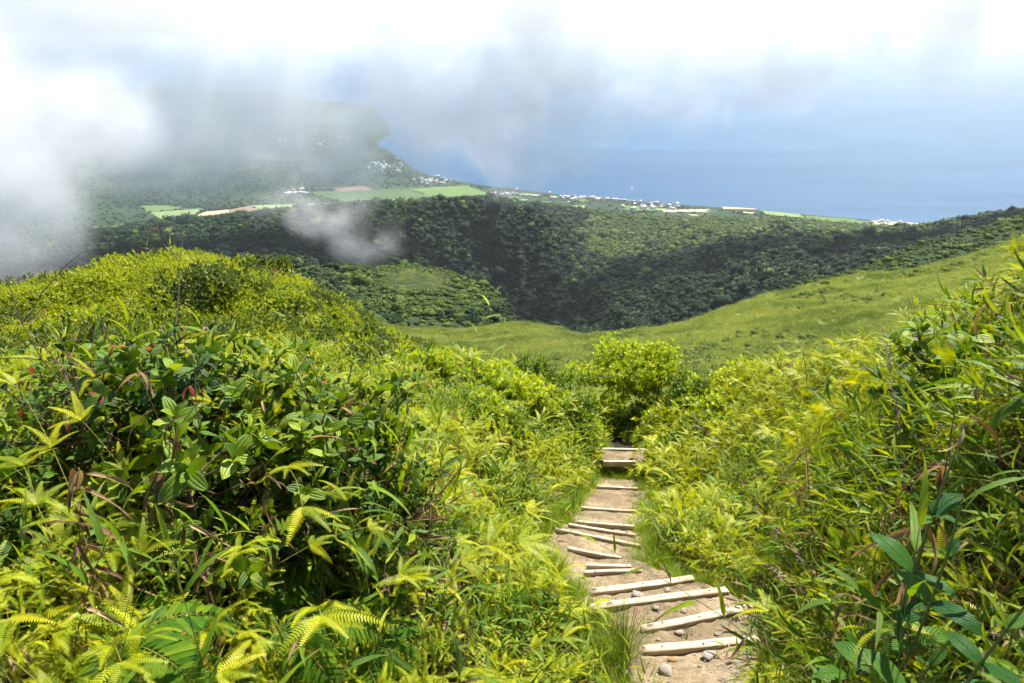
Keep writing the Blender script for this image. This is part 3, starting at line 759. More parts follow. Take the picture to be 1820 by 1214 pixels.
def comb(L, Wd, n, mat, droop=.5, a0=.0, fold=.1, seed=0, taper=.8):
    """pinna of a forked fern: a double comb of narrow segments on a fine midrib"""
    r = np.random.default_rng(seed)
    t = (np.arange(n) + .3) / n
    tt = np.linspace(0, 1, 41); th = a0 - droop * tt ** 1.4
    yy = np.r_[0, np.cumsum(np.cos(th[:-1]) * L / 40)]; zz = np.r_[0, np.cumsum(np.sin(th[:-1]) * L / 40)]
    V, Q, uv = [], [], []
    sp_ = L / n
    for k in range(n):
        y0, z0 = np.interp(t[k], tt, yy), np.interp(t[k], tt, zz); a = np.interp(t[k], tt, th)
        tan = np.array([0, math.cos(a), math.sin(a)]); nr = np.array([0, -math.sin(a), math.cos(a)])
        ln_ = Wd / 2 * (min(1, (t[k] + .10) / .25) ** .6) * (1 - max(0, t[k] - .25) / .75 * taper) * r.uniform(.92, 1.05)
        for s in (-1, 1):
            o = np.array([0, y0, z0]); side = np.array([s, 0, 0])
            dr = side * .93 + tan * .36 + nr * (fold + r.uniform(-.05, .05))
            wv_ = tan * sp_ * .33
            b = len(V)
            V += [o - wv_, o + wv_, o + dr * ln_ * .62 + wv_ * .8 - nr * ln_ * .02, o + dr * ln_ * .62 - wv_ * .8 - nr * ln_ * .02, o + dr * ln_ + tan * sp_ * .15 - nr * ln_ * .12]
            uv += [(.5, 0), (.5, .1), (.5 + s * .4, .6), (.5 + s * .4, .5), (.5 + s * .5, 1)]
            Q += [(b, b + 1, b + 2, b + 3) if s > 0 else (b + 1, b, b + 3, b + 2), (b + 3, b + 2, b + 4, b + 4)]
    V = np.array(V); Q = np.array(Q)
    return dict(V=V, Q=Q[0::2], T=Q[1::2][:, :3], uv=np.array(uv), mat=mat)

def tube(P, rad, mat, ns=5):
    P = np.asarray(P, float); n = len(P); rad = np.broadcast_to(np.asarray(rad, float), (n,))
    V = np.zeros((n, ns, 3)); ang = np.arange(ns) / ns * 2 * np.pi
    for i in range(n):
        tan = P[min(i + 1, n - 1)] - P[max(i - 1, 0)]; tan = tan / (np.linalg.norm(tan) + 1e-9)
        a = np.cross(tan, [0, 0, 1.0]) if abs(tan[2]) < .95 else np.cross(tan, [1.0, 0, 0]); a /= np.linalg.norm(a) + 1e-9
        b = np.cross(tan, a)
        V[i] = P[i] + rad[i] * (np.cos(ang)[:, None] * a + np.sin(ang)[:, None] * b)
    q = []
    for i in range(n - 1):
        for k in range(ns): q.append((i * ns + k, i * ns + (k + 1) % ns, (i + 1) * ns + (k + 1) % ns, (i + 1) * ns + k))
    uv = np.stack([np.tile(ang / 6.283, n), np.repeat(np.linspace(0, 1, n), ns)], -1)
    return dict(V=V.reshape(-1, 3), Q=np.array(q), uv=uv, mat=mat)

def frame(p, d, up=(0, 0, 1), roll=0.0, s=1.0):
    """matrix that lays a leaf piece (+Y along d, +Z towards up) at p"""
    d = np.asarray(d, float); d = d / (np.linalg.norm(d) + 1e-9); up = np.asarray(up, float)
    x = np.cross(d, up); nx = np.linalg.norm(x)
    if nx < 1e-4: x = np.cross(d, [1.0, .2, 0]); nx = np.linalg.norm(x)
    x /= nx; z = np.cross(x, d)
    if roll: x, z = x * math.cos(roll) + z * math.sin(roll), z * math.cos(roll) - x * math.sin(roll)
    M = np.eye(4); M[:3, 0] = x * s; M[:3, 1] = d * s; M[:3, 2] = z * s; M[:3, 3] = p
    return M

def node(name, piece, M=None, kids=None): return dict(name=name, piece=piece, M=np.eye(4) if M is None else M, kids=kids or [])

def flatten(nodes, acc=None):
    acc = [] if acc is None else acc
    for n in nodes:
        acc.append((n['piece'], n['M'])); flatten(n['kids'], acc)
    return acc

def join(name, pieces, seed=0):
    """one mesh from many pieces: [(piece, M)]"""
    r = np.random.default_rng(seed)
    V, Q, T, uv, rn, mats, mq, mt = [], [], [], [], [], [], [], []; off = 0
    for pc, M in pieces:
        v = pc['V'] @ M[:3, :3].T + M[:3, 3]; V.append(v); uv.append(pc['uv']); rn.append(np.full(len(v), r.random()))
        if pc['mat'] not in mats: mats.append(pc['mat'])
        k = mats.index(pc['mat'])
        Q.append(pc['Q'] + off); mq.append(np.full(len(pc['Q']), k))
        if 'T' in pc: T.append(pc['T'] + off); mt.append(np.full(len(pc['T']), k))
        off += len(v)
    Fl = [np.concatenate(Q)] + ([np.concatenate(T)] if T else [])
    mi = np.concatenate(mq + mt)
    return mesh_np(name, np.concatenate(V), Fl, mats, uv=np.concatenate(uv), attrs={'rnd': np.concatenate(rn)}, matidx=mi)

_pm = {}
def piece_mesh(name, pc):
    k = id(pc)
    if k not in _pm: _pm[k] = (mesh_np(name, pc['V'], [pc['Q']] + ([pc['T']] if 'T' in pc else []), [pc['mat']], uv=pc['uv'], attrs={'rnd': np.zeros(len(pc['V']))}), pc)
    return _pm[k][0]

def place_plant(name, nodes, loc, rz=0.0, scale=1.0, label=None, cat=None, group=None, tilt=(0, 0)):
    """a plant as a thing: an Empty with its parts as meshes of their own, parts carry their sub-parts"""
    e = empty(name, tuple(loc)); e.rotation_euler = (tilt[0], tilt[1], rz); e.scale = (scale,) * 3
    def rec(n, par, parM, depth):
        o = link(bpy.data.objects.new(n['name'], piece_mesh(n['name'], n['piece'])), par)
        L = np.linalg.inv(parM) @ n['M']
        o.matrix_basis = Matrix(L.tolist())
        for c in n['kids']:
            if depth < 2: rec(c, o, n['M'], depth + 1)
            else: rec(c, par, parM, depth)
    for n in nodes: rec(n, e, np.eye(4), 1)
    return tag(e, label, cat, group, 'thing')

# ---- the stock of leaves (shared by all plants)
LB = dict(
    bam=[leaf(L, w, 'grass', M_bamboo, 7, dr, .28, .05, wave=.05, seed=i) for i, (L, w, dr) in enumerate([(.17, .022, .7), (.21, .027, .9), (.14, .020, .4), (.24, .030, 1.3), (.19, .030, .55)])],
    bamy=[leaf(L, w, 'grass', M_bamboo_y, 7, dr, .28, .1, wave=.05, seed=i + 9) for i, (L, w, dr) in enumerate([(.15, .019, .5), (.19, .024, .8), (.12, .018, .3)])],
    dead=[leaf(L, w, 'grass', M_dead, 7, dr, .75, .0, wave=.16, seed=i + 20) for i, (L, w, dr) in enumerate([(.16, .020, 1.6), (.20, .022, 1.1), (.13, .018, 2.2), (.22, .016, .7)])],
    comb=[comb(L, w, n, M_fern, dr, .1, .05, i) for i, (L, w, n, dr) in enumerate([(.15, .054, 19, .7), (.19, .060, 23, .9), (.12, .046, 16, .5), (.17, .054, 21, 1.2)])],
    pin=[leaf(L, w, 'strap', M_fern_g, 5, dr, .18, .05, wave=.04, seed=i + 40) for i, (L, w, dr) in enumerate([(.13, .023, .8), (.12, .022, .6), (.14, .024, 1.1)])],
    mela=[leaf(L, w, 'ovate', M_mela, 7, dr, .22, .1, 5, .03, i, .12) for i, (L, w, dr) in enumerate([(.085, .048, .5), (.10, .052, .8), (.070, .038, .3), (.095, .055, .7)])],
    red=[leaf(.05, .024, 'ovate', M_mela_red, 5, .3, .3, .1, 5, .03, 3, .1), leaf(.06, .028, 'ovate', M_mela_red, 5, .5, .3, .1, 5, .03, 4, .1)],
    dark=[leaf(L, w, 'ovate', M_dark, 7, dr, .15, .1, 5, .03, i, .12) for i, (L, w, dr) in enumerate([(.075, .042, .5), (.09, .050, .9), (.06, .034, .3)])],
    big=[leaf(L, w, 'ovate', M_big, 9, dr, .20, .1, 5, .03, i, .1) for i, (L, w, dr) in enumerate([(.15, .072, .7), (.18, .085, .9), (.12, .060, .5)])],
    bush=[leaf(L, w, 'obov', M_bush, 4, dr, .25, .1) for L, w, dr in [(.060, .022, .4), (.07, .025, .6), (.05, .020, .2)]],
    bush2=[leaf(L, w, 'obov', M_bush2, 4, dr, .25, .1) for L, w, dr in [(.050, .024, .4), (.06, .028, .6), (.04, .022, .2)]],
)
def pick(k, r): return LB[k][int(r.integers(len(LB[k])))]
def unit(v): v = np.asarray(v, float); return v / (np.linalg.norm(v) + 1e-9)
def az(a, el): return np.array([math.cos(a) * math.cos(el), math.sin(a) * math.cos(el), math.sin(el)])

def arch(p, d, L, n, sag, r=None, wob=0.0):
    """points along a stem that starts towards d and sags"""
    P = [np.array(p, float)]; d = unit(d)
    for i in range(n):
        P.append(P[-1] + d * L / n)
        d = unit(d + np.array([0, 0, -sag / n]) + (r.normal(size=3) * wob if r is not None else 0))
    return np.array(P)

# ---- plants: lists of nodes in the plant's own space
def bamboo_grass(r, h=.55, ncul=3, nl=7, lib='bam', deadf=.3, spread=.5, ls=1.0):
    out_ = []
    a0 = r.uniform(0, 6.28)
    for c in range(ncul):
        a = a0 + c * 2.4 + r.uniform(-.5, .5); hh = h * r.uniform(.7, 1.15)
        P = arch(az(a, 0) * r.uniform(0, .06), az(a, r.uniform(.9, 1.4)), hh, 7, spread * r.uniform(.4, 1.6), r, .04)
        kids = []; side = r.uniform(0, 6.28)
        for k in range(nl):
            f = .22 + .78 * (k + .5) / nl; i = min(int(f * 7), 6); p = P[i] * (1 - (f * 7 - i)) + P[i + 1] * (f * 7 - i); tan = unit(P[i + 1] - P[i])
            side += np.pi + r.uniform(-.6, .6)
            o = unit(np.cross(tan, az(side, .1))); o = unit(o + np.array([0, 0, .15]))
            d = unit(tan * r.uniform(.35, .8) + o * .8)
            isd = r.random() < deadf * (1.6 if f < .5 else .35)
            kids.append(node('leaf', pick('dead' if isd else lib, r), frame(p, d + ([0, 0, -.6] if isd else [0, 0, 0]), roll=r.uniform(-.5, .5), s=ls * r.uniform(.7, 1.2) * (.8 + .4 * (1 - abs(f - .6))))))
        kids.append(node('leaf', pick(lib, r), frame(P[-1], P[-1] - P[-2], s=ls * r.uniform(.8, 1.1))))
        out_.append(node('culm', tube(P, np.linspace(.0032, .0012, 8), M_culm if r.random() > .2 else M_wire, 4), kids=kids))
    return out_

def forked_fern(r, h=.4, nf=3, lib='comb', s=1.0):
    out_ = []; a0 = r.uniform(0, 6.28)
    for c in range(nf):
        a = a0 + c * 6.28 / nf + r.uniform(-.6, .6)
        P = arch((0, 0, 0), az(a, r.uniform(.95, 1.45)), h * r.uniform(.75, 1.25), 8, r.uniform(.8, 1.8), r, .06)
        kids = []
        forks = [4, 6, 8] if h > .3 else [5, 8]
        for fi in forks:
            p = P[fi]; tan = unit(P[fi] - P[fi - 1]); hz = unit(np.cross(tan, [0, 0, 1.0]))
            for sd_ in (-1, 1):
                for b in ((.25, .85) if fi != 8 else (.3, .75)):
                    ang = sd_ * b * r.uniform(.8, 1.2) * 1.25
                    d = unit(tan * math.cos(ang) * .9 + hz * math.sin(ang) + np.array([0, 0, r.uniform(-.25, .1)]))
                    kids.append(node('pinna', pick(lib, r), frame(p, d, roll=r.uniform(-.3, .3), s=s * r.uniform(.7, 1.15) * (1.05 if fi == 8 else .9))))
        out_.append(node('frond', tube(P, np.linspace(.0022, .0010, 9), M_wire, 4), kids=kids))
    return out_

def strap_fern(r, nf=3, L=.48, az0=None, el=.75, pin='pin', npair=17, s=1.0):
    out_ = []
    for c in range(nf):
        a = (az0 if az0 is not None else r.uniform(0, 6.28)) + (c - (nf - 1) / 2) * (.8 if az0 is not None else 6.28 / nf) + r.uniform(-.25, .25)
        P = arch((0, 0, 0), az(a, el + r.uniform(-.2, .2)), L * r.uniform(.85, 1.15), 12, 1.7, r, .02)
        kids = []
        for k in range(npair):
            f = .14 + .85 * k / (npair - 1); i = min(int(f * 12), 11); p = P[i] * (1 - (f * 12 - i)) + P[i + 1] * (f * 12 - i); tan = unit(P[i + 1] - P[i]); hz = unit(np.cross(tan, [0, 0, 1.0])); up = np.cross(hz, tan)
            sz = (math.sin(math.pi * min(.12 + f * .93, 1)) ** .6) * s
            for sd_ in (-1, 1):
                d = unit(hz * sd_ + tan * (.35 + .5 * f) + up * r.uniform(-.12, .02))
                kids.append(node('pinna', pick(pin, r), frame(p, d, up=up, s=max(sz, .25) * r.uniform(.92, 1.08))))
        out_.append(node('frond', tube(P, np.linspace(.0030, .0010, 13), M_culm, 4), kids=kids))
    return out_

def whorl(r, p, d, lib, npair, s=1.0, open_=.9):
    k_ = []
    x = unit(np.cross(d, [.3, .9, .1])); y = np.cross(d, x); a = r.uniform(0, 6.28)
    for k in range(npair):
        op = open_ * (.45 + .55 * k / max(npair - 1, 1)); a += np.pi / 2
        for q in (0, np.pi):
            o = x * math.cos(a + q) + y * math.sin(a + q)
            dd = unit(d * math.cos(op * 1.35) + o * math.sin(op * 1.35))
            k_.append(node('leaf', pick(lib, r), frame(p - d * .014 * k * s, dd, up=d, roll=r.uniform(-.2, .2), s=s * (.55 + .5 * k / max(npair - 1, 1)) * r.uniform(.85, 1.15))))
    return k_

def leafy_shrub(r, h=.6, nb=7, lib='mela', npair=3, redf=.0, barkm=None, spread=1.0, s=1.0):
    """woody stems that fork, every twig ending in crossed pairs of leaves; a full, uneven head"""
    out_ = []; low = max(0.0, h - .55)
    st = np.array([0, 0, low])
    out_.append(node('branch', tube([(0, 0, -.05), (.01, 0, low * .5), st + [0, 0, .05]], [.012, .010, .008], barkm or M_bark, 6)))
    hh = h - low
    for b in range(nb):
        a = b * 2.4 + r.uniform(-.4, .4); el = math.asin(r.uniform(.12, 1)); bl_ = hh * r.uniform(.65, 1.0) * (1.0 if el > .7 else .8)
        P = arch(st + az(a, 0) * .02, az(a, el) * np.array([spread, spread, 1]), bl_, 6, -.25, r, .10)
        kids = whorl(r, P[-1], unit(P[-1] - P[-2]), lib, npair, s * r.uniform(.9, 1.25))
        for j in (2, 3, 4, 5): kids += whorl(r, P[j], unit(P[j + 1] - P[j]), lib, 1, s * r.uniform(1.0, 1.3), 1.0)
        if r.random() < redf: kids += [node('leaf', pick('red', r), frame(P[-1], unit(P[-1] - P[-2] + r.normal(size=3) * .03), s=r.uniform(.7, 1.1))) for _ in range(2)]
        out_.append(node('branch', tube(P, np.linspace(.006, .003, 7), barkm or M_bark, 5), kids=kids))
        for t_ in range(2):
            i = int(r.integers(1, 5)); d = unit(unit(P[i + 1] - P[i]) + r.normal(size=3) * np.array([.8, .8, .4]))
            Q_ = arch(P[i], d, bl_ * r.uniform(.3, .5), 4, -.1, r, .12)
            out_.append(node('branch', tube(Q_, np.linspace(.004, .0022, 5), barkm or M_bark, 5), kids=whorl(r, Q_[-1], unit(Q_[-1] - Q_[-2]), lib, npair, s * r.uniform(.85, 1.2))))
    return out_

def bare_twigs(r, h=.7, n=3, redf=.7, lib='red'):
    out_ = []
    for b in range(n):
        a = r.uniform(0, 6.28)
        P = arch((0, 0, 0), az(a, r.uniform(.9, 1.4)), h * r.uniform(.7, 1.1), 8, -.15, r, .10)
        kids = []
        out_.append(node('branch', tube(P, np.linspace(.006, .0022, 9), M_twig, 5), kids=kids))
        for t_ in range(4):
            i = int(r.integers(3, 8)); Q_ = arch(P[i], unit(P[i] - P[i - 1] + r.normal(size=3) * .55), h * r.uniform(.12, .32), 5, -.1, r, .14)
            k2 = []
            for _ in range(int(r.integers(1, 4))):
                if r.random() < redf: k2.append(node('leaf', pick(lib, r), frame(Q_[-1], unit(Q_[-1] - Q_[-2] + r.normal(size=3) * .5), s=r.uniform(.7, 1.2))))
            out_.append(node('branch', tube(Q_, np.linspace(.0032, .0014, 6), M_twig, 4), kids=k2))
    return out_

def rush(r, n=70, h=.45, mat=None, wd=.0045, sag=1.1):
    ps = []
    for k in range(n):
        a = r.uniform(0, 6.28); L = h * r.uniform(.5, 1.15)
        pc = leaf(L, wd, 'blade', mat or M_rush, 6, sag * r.uniform(.2, 1.4), .4, 0)
        ps.append((pc, frame(az(a, 0) * r.uniform(0, .05), az(a, r.uniform(.95, 1.5)), roll=r.uniform(-.6, .6))))
    return ps

def broad_plant(r, h=.5, lib='big', pairs=4, s=1.0, lean=(0, 0)):
    P = arch((0, 0, 0), (lean[0], lean[1], 1), h, 8, .15, r, .05); kids = []; a = r.uniform(0, 6.28)
    for k in range(pairs):
        f = .45 + .55 * (k + 1) / pairs; i = min(int(f * 8), 7); p = P[i]
        a += np.pi / 2 + r.uniform(-.2, .2)
        for q in (0, np.pi):
            d = unit(az(a + q, r.uniform(.0, .5) + (.4 if k == pairs - 1 else 0)))
            kids.append(node('leaf', pick(lib, r), frame(p, d, roll=r.uniform(-.2, .2), s=s * r.uniform(.75, 1.1) * (.6 if k == pairs - 1 else 1))))
    return [node('stem', tube(P, np.linspace(.006, .003, 9), M_culm, 6), kids=kids)]

def plume(r, h=.7):
    """flowering grass: a thin arching culm with a loose purple-brown plume"""
    P = arch((0, 0, 0), az(r.uniform(0, 6.28), 1.2), h, 9, 1.0, r, .03); ps = []
    sp = leaf(.035, .004, 'lance', M_plume, 2, .3, .3)
    kids = [node('spikelet', sp, frame(P[i] * (1 - f) + P[i + 1] * f, unit(unit(P[i + 1] - P[i]) + r.normal(size=3) * .35), s=r.uniform(.7, 1.6))) for i in (6, 7, 8) for f in np.linspace(0, .95, 9)]
    return [node('culm', tube(P, np.linspace(.002, .0008, 10), M_twig, 4), kids=kids)]

# ---- dome-shaped bushes built as crown + branches
def dome_pieces(r, rad, hgt, nros, lib, nleaf, ls, hollow=.55, lump=.22):
    """leaf rosettes over a lumpy dome, thinning inwards; gaps show the wood"""
    ps = []; 
    ph = r.uniform(0, 20, 2)
    for k in range(nros):
        a = r.uniform(0, 6.28); el = math.asin(r.uniform(-.12, 1)); 
        lm = 1 + lump * float(fbm(np.array(math.cos(a) * math.cos(el) * 2.2 + ph[0]), np.array(math.sin(a) * math.cos(el) * 2.2 + math.sin(el) * 1.7 + ph[1]), 3, 3)) * 2
        q = r.uniform(hollow, 1) ** .6 * lm
        p = az(a, el) * np.array([rad, rad, hgt]) * q
        d = unit(az(a, el) * np.array([1 / rad, 1 / rad, 1 / hgt]) + np.array([0, 0, .8 / hgt]) + r.normal(size=3) * .35)
        x = unit(np.cross(d, [.3, .9, .1])); y = np.cross(d, x); b0 = r.uniform(0, 6)
        for j in range(nleaf):
            op = .35 + 1.0 * j / nleaf; b = b0 + j * 2.4
            dd = unit(d * math.cos(op) + (x * math.cos(b) + y * math.sin(b)) * math.sin(op))
            ps.append((pick(lib, r), frame(p - d * .02 * j / nleaf, dd, up=d, s=ls * r.uniform(.75, 1.15))))
    return ps
def dome_wood(r, rad, hgt, n, mat=None, th=.018):
    ps = []
    for k in range(n):
        a = r.uniform(0, 6.28); el = math.asin(r.uniform(.05, 1)); e = az(a, el) * np.array([rad, rad, hgt]) * .93
        P = [np.array([0, 0, -.25 * hgt])]
        for i in range(1, 7):
            f = i / 6; P.append(np.array([e[0] * f ** 1.2, e[1] * f ** 1.2, -.25 * hgt + (e[2] + .25 * hgt) * f ** .85]) + r.normal(size=3) * .03 * rad)
        ps.append((tube(P, np.linspace(th, th * .22, 7) * r.uniform(.7, 1.2), mat or M_bark, 5), np.eye(4)))
    return ps
# ------------------------------------------------------------------ undergrowth masses
r = np.random.default_rng(21)
PROTO = {}
PROTO['bam'] = [join('bamboo_grass', flatten(bamboo_grass(r, h=r.uniform(.4, .62), ncul=3, nl=8, deadf=.22)), k) for k in range(6)]
PROTO['bamy'] = [join('bamboo_grass', flatten(bamboo_grass(r, h=r.uniform(.35, .55), ncul=4, nl=8, lib='bamy', deadf=.12)), k) for k in range(4)]
PROTO['bdead'] = [join('dry_grass', flatten(bamboo_grass(r, h=r.uniform(.35, .5), ncul=4, nl=8, deadf=.75, spread=1.0)), k) for k in range(4)]
PROTO['fern'] = [join('forked_fern', flatten(forked_fern(r, h=r.uniform(.32, .5), nf=4)), k) for k in range(5)]
PROTO['strap'] = [join('green_fern', flatten(strap_fern(r, nf=4, L=.4, npair=14)), k) for k in range(3)]
PROTO['mela'] = [join('ribbed_shrub', flatten(leafy_shrub(r, h=r.uniform(.4, .6), nb=6)), k) for k in range(3)]
PROTO['dark'] = [join('dark_shrub', flatten(leafy_shrub(r, h=r.uniform(.4, .6), nb=6, lib='dark')), k) for k in range(3)]
PROTO['lime'] = [join('lime_shrub', dome_pieces(r, .34, .36, 70, 'bush', 9, 1.0) + dome_wood(r, .34, .36, 9, th=.008), k) for k in range(4)]
PROTO['oliv'] = [join('olive_shrub', dome_pieces(r, .34, .33, 80, 'bush2', 9, .9) + dome_wood(r, .34, .33, 9, th=.008), k) for k in range(3)]
LB['dw'] = [leaf(.045, .022, 'obov', M_dwarf, 3, .3, .25, .1), leaf(.055, .022, 'obov', M_dwarf, 3, .5, .25, .1)]
LB['dwd'] = [leaf(.045, .022, 'obov', M_dwarf_d, 3, .3, .25, .1), leaf(.055, .022, 'obov', M_dwarf_d, 3, .5, .25, .1)]
PROTO['dwarf'] = [join('dwarf_shrub', dome_pieces(r, .42, .26, 230, 'dw', 6, .85, .6), k) for k in range(4)]
PROTO['dwarfd'] = [join('dwarf_shrub', dome_pieces(r, .42, .28, 230, 'dwd', 6, .85, .6), k) for k in range(2)]
PROTO['turf'] = [join('turf', rush(r, 46, .13, M_turf, .0042, 1.0), k) for k in range(4)]
PROTO['rush'] = [join('rush', rush(r, 60, .34, M_rush, .0042, 1.2), k) for k in range(3)]
PROTO['twig'] = [join('twigs', flatten(bare_twigs(r, .55, 3, .4)), k) for k in range(3)]
PROTO['plume'] = [join('plume_grass', flatten(plume(r, .6)), k) for k in range(3)]
PROTO['litter'] = [join('dead_leaves', [(pick('dead', r), frame(np.r_[r.normal(size=2) * .12, r.uniform(0, .2)], az(r.uniform(0, 6.28), r.uniform(-1.3, .3)), roll=r.uniform(-1, 1))) for _ in range(26)], k) for k in range(3)]

def cand(x0, x1, y0, y1, dens, rr):
    n = int((x1 - x0) * (y1 - y0) * dens)
    x = rr.uniform(x0, x1, n); y = rr.uniform(y0, y1, n)
    return x, y
def in_view(x, y, z, mpx=260, top=300, bot=1500):
    px, py, d = project(np.stack([x, y, z], -1))
    return (px > -mpx) & (px < IW + mpx) & (py > top) & (py < bot) & (d > .7), px, py, d

# places kept clear in front of the plants one can point at, and the dark hollow under the shrubs: picture place, size, depth, share kept
CLEAR = [(300, 680, 160, 100, 3.7, .2), (560, 690, 140, 90, 4.0, .2), (430, 845, 260, 95, 3.6, .06), (235, 1010, 150, 75, 2.7, .10), (500, 930, 120, 60, 3.1, .12), (570, 850, 130, 70, 3.1, .15), (190, 1085, 90, 45, 2.3, .2),
         (110, 880, 110, 70, 2.5, .2), (660, 1050, 80, 60, 3.2, .35), (830, 1090, 60, 50, 3.6, .35), (1660, 920, 140, 130, 2.0, .15), (1640, 1130, 110, 60, 1.9, .2), (1530, 1110, 70, 50, 2.4, .3), (500, 560, 220, 70, 4.2, .35), (1740, 500, 120, 70, 3.6, .3), (1640, 610, 60, 40, 5.0, .3)]
def cleared(x, y, z, rr_):
    px, py, d = project(np.stack([x, y, z + .22], -1)); drop = np.zeros(len(x), bool); q = rr_.random(len(x))
    for (a, b, rx, ry, dm, kp) in CLEAR:
        drop |= (((px - a) / rx) ** 2 + ((py - b) / ry) ** 2 < 1) & (d < dm) & (q > kp)
    return drop
MASS = {k: [] for k in PROTO}          # kind -> list of (x,y,z,scale,tilt)
def scatter(kind, x, y, s, tilt=.25, sink=.03, keep=None):
    if keep is not None: x, y, s = x[keep], y[keep], s[keep]
    z = ground_z(x, y) - sink
    MASS[kind].append(np.stack([x, y, z, s, np.full(len(x), tilt)], -1))

rr = np.random.default_rng(77)
def field_noise(x, y, sc, sd): return fbm(x / sc + sd, y / sc - sd, sd, 3)
# slope of the ground: plants lean out of steep banks and stand closer there
gzy, gzx = np.gradient(GZ, NY, NX)
def grid_at(A, x, y):
    xi = np.clip(np.searchsorted(NX, x) - 1, 0, len(NX) - 2); yi = np.clip(np.searchsorted(NY, y) - 1, 0, len(NY) - 2); return A[yi, xi]
def normals(x, y):
    n = np.stack([-grid_at(gzx, x, y), -grid_at(gzy, x, y), np.ones_like(x)], -1); return n / np.linalg.norm(n, axis=-1, keepdims=True)
# near and middle banks
x, y = cand(-6, 7.5, .4, 17.5, 130, rr)
z = ground_z(x, y); vis, px, py, d = in_view(x, y, z)
pd = path_dist(x, y)
nz = normals(x, y)[:, 2]
near_cam = np.sqrt(x ** 2 + y ** 2 + z ** 2 * .6) > np.where(x > .6, 1.2, 1.45)
ok = vis & near_cam & (pd > .05)
pdens = np.interp(d, [1, 2.5, 4, 9, 16], [.30, .36, .40, .50, .42]) / np.clip(nz, .4, 1)
thin = fbm(x / .55, y / .55, 61, 2)                      # gaps where the shade shows
ok &= rr.random(len(x)) < pdens * np.where(thin < -.16, .25, 1)
ok &= ~cleared(x, y, z, rr)
x, y, z, px, py, d, pd = [a[ok] for a in (x, y, z, px, py, d, pd)]
n1 = field_noise(x, y, 1.1, 3); n2 = field_noise(x, y, .8, 8); n3 = field_noise(x, y, 2.2, 5)
left = x < np.interp(y, PC[:, 1], PC[:, 0])
# plants of a kind stand together: patches around random seeds
cx_, cy2 = rr.uniform(-6, 7.5, 420), rr.uniform(0, 17.5, 420); cu = rr.random(420)
near_seed = np.concatenate([np.argmin((x[i:i + 4000, None] + .12 * n1[i:i + 4000, None] - cx_) ** 2 + (y[i:i + 4000, None] + .12 * n2[i:i + 4000, None] - cy2) ** 2, axis=1) for i in range(0, len(x), 4000)])
u = np.where(rr.random(len(x)) < .62, cu[near_seed], rr.random(len(x)))
kind = np.full(len(x), 'bam', dtype=object)
def w(**kw):   # weights -> choice per point
    ks = list(kw); Wt = np.stack([np.broadcast_to(np.maximum(kw[k], 0), x.shape) for k in ks], -1); Wt = Wt / Wt.sum(-1, keepdims=True)
    c = Wt.cumsum(-1); i = (u[:, None] > c).sum(-1); return np.array(ks, dtype=object)[np.minimum(i, len(ks) - 1)]
Lnear = left & (d < 5.0); Lmid = left & (d >= 5.0); Rnear = ~left & (d < 5.0); Rmid = ~left & (d >= 5.0)
kL = w(bam=.28, bamy=.18, bdead=.14, litter=.10, fern=.34, strap=.16, dark=.05, mela=.04, twig=.01)
kM = w(bam=.26, bamy=.20, bdead=.13, litter=.06, fern=.24, lime=.20 * (d > 8), oliv=.10 * (d > 8), dark=.05, mela=.03, twig=.03)
kR = w(bam=.20, bamy=.24, bdead=.36, litter=.24, fern=.16, strap=.02, mela=.02, plume=.06)
kRm = w(bam=.20, bamy=.14, bdead=.18, litter=.08, fern=.48, strap=.03, dark=.03, plume=.01, oliv=.05 * (d > 7))
for mk, kk_ in ((Lnear, kL), (Lmid, kM), (Rnear, kR), (Rmid, kRm)): kind[mk] = kk_[mk]
edge = pd < .30
u2 = rr.random(len(x))
kind[edge] = np.where(u2[edge] < .66, 'turf', np.where(u2[edge] < .82, 'rush', np.where(u2[edge] < .93, 'bamy', 'bam')))
sc = rr.uniform(.65, 1.25, len(x)) * np.interp(d, [1.2, 2.2, 3.2, 6, 14], [.50, .78, .85, .78, .80])
sc *= np.where(edge, .75 + pd * 1.0, 1)
sc *= np.where(kind == 'fern', np.where(d > 5, 1.35, 1.2), 1)
for k in PROTO:
    mk = kind == k
    if mk.any(): scatter(k, x[mk], y[mk], sc[mk], .35)
# dark leafy understorey that fills the shrub mound on the left bank
qx, qy = rr.uniform(100, 690, 150), rr.uniform(575, 800, 150); qd = np.interp(qy, [575, 800], [3.9, 3.35]) + rr.uniform(-.15, .5, 150)
Q3 = np.stack([at(a, b, c) for a, b, c in zip(qx, qy, qd)]); gq = ground_z(Q3[:, 0], Q3[:, 1]); lift = np.clip((Q3[:, 2] - gq) - .35, 0, .8)
for kk_, sel in (('dark', slice(0, 44)), ('mela', slice(44, 70)), ('bdead', slice(70, 100)), ('fern', slice(100, 124)), ('bamy', slice(124, 136)), ('twig', slice(136, 150))):
    MASS[kk_].append(np.stack([Q3[sel, 0], Q3[sel, 1], gq[sel] + lift[sel] * .85, rr.uniform(.75, 1.15, 150)[sel], np.full(150, .4)[sel]], -1))
# the steep near part of the right bank
sx_, sy2 = cand(.7, 3.0, .4, 3.2, 420, rr); sz_ = ground_z(sx_, sy2); v_, spx, spy, sdp = in_view(sx_, sy2, sz_)
k_ = v_ & (spx > 1430) & (sdp < 3.0) & (np.sqrt(sx_ ** 2 + sy2 ** 2 + .6 * sz_ ** 2) > 1.15) & (path_dist(sx_, sy2) > .2) & ~cleared(sx_, sy2, sz_, rr); su = rr.random(len(sx_)); ss_ = rr.uniform(.4, .75, len(sx_))
for kk_, a_, b_ in (('bdead', 0, .12), ('litter', .12, .22), ('bamy', .22, .32), ('bam', .32, .36), ('fern', .36, .43), ('strap', .43, .45)): scatter(kk_, sx_, sy2, ss_, .45, .03, k_ & (su >= a_) & (su < b_))
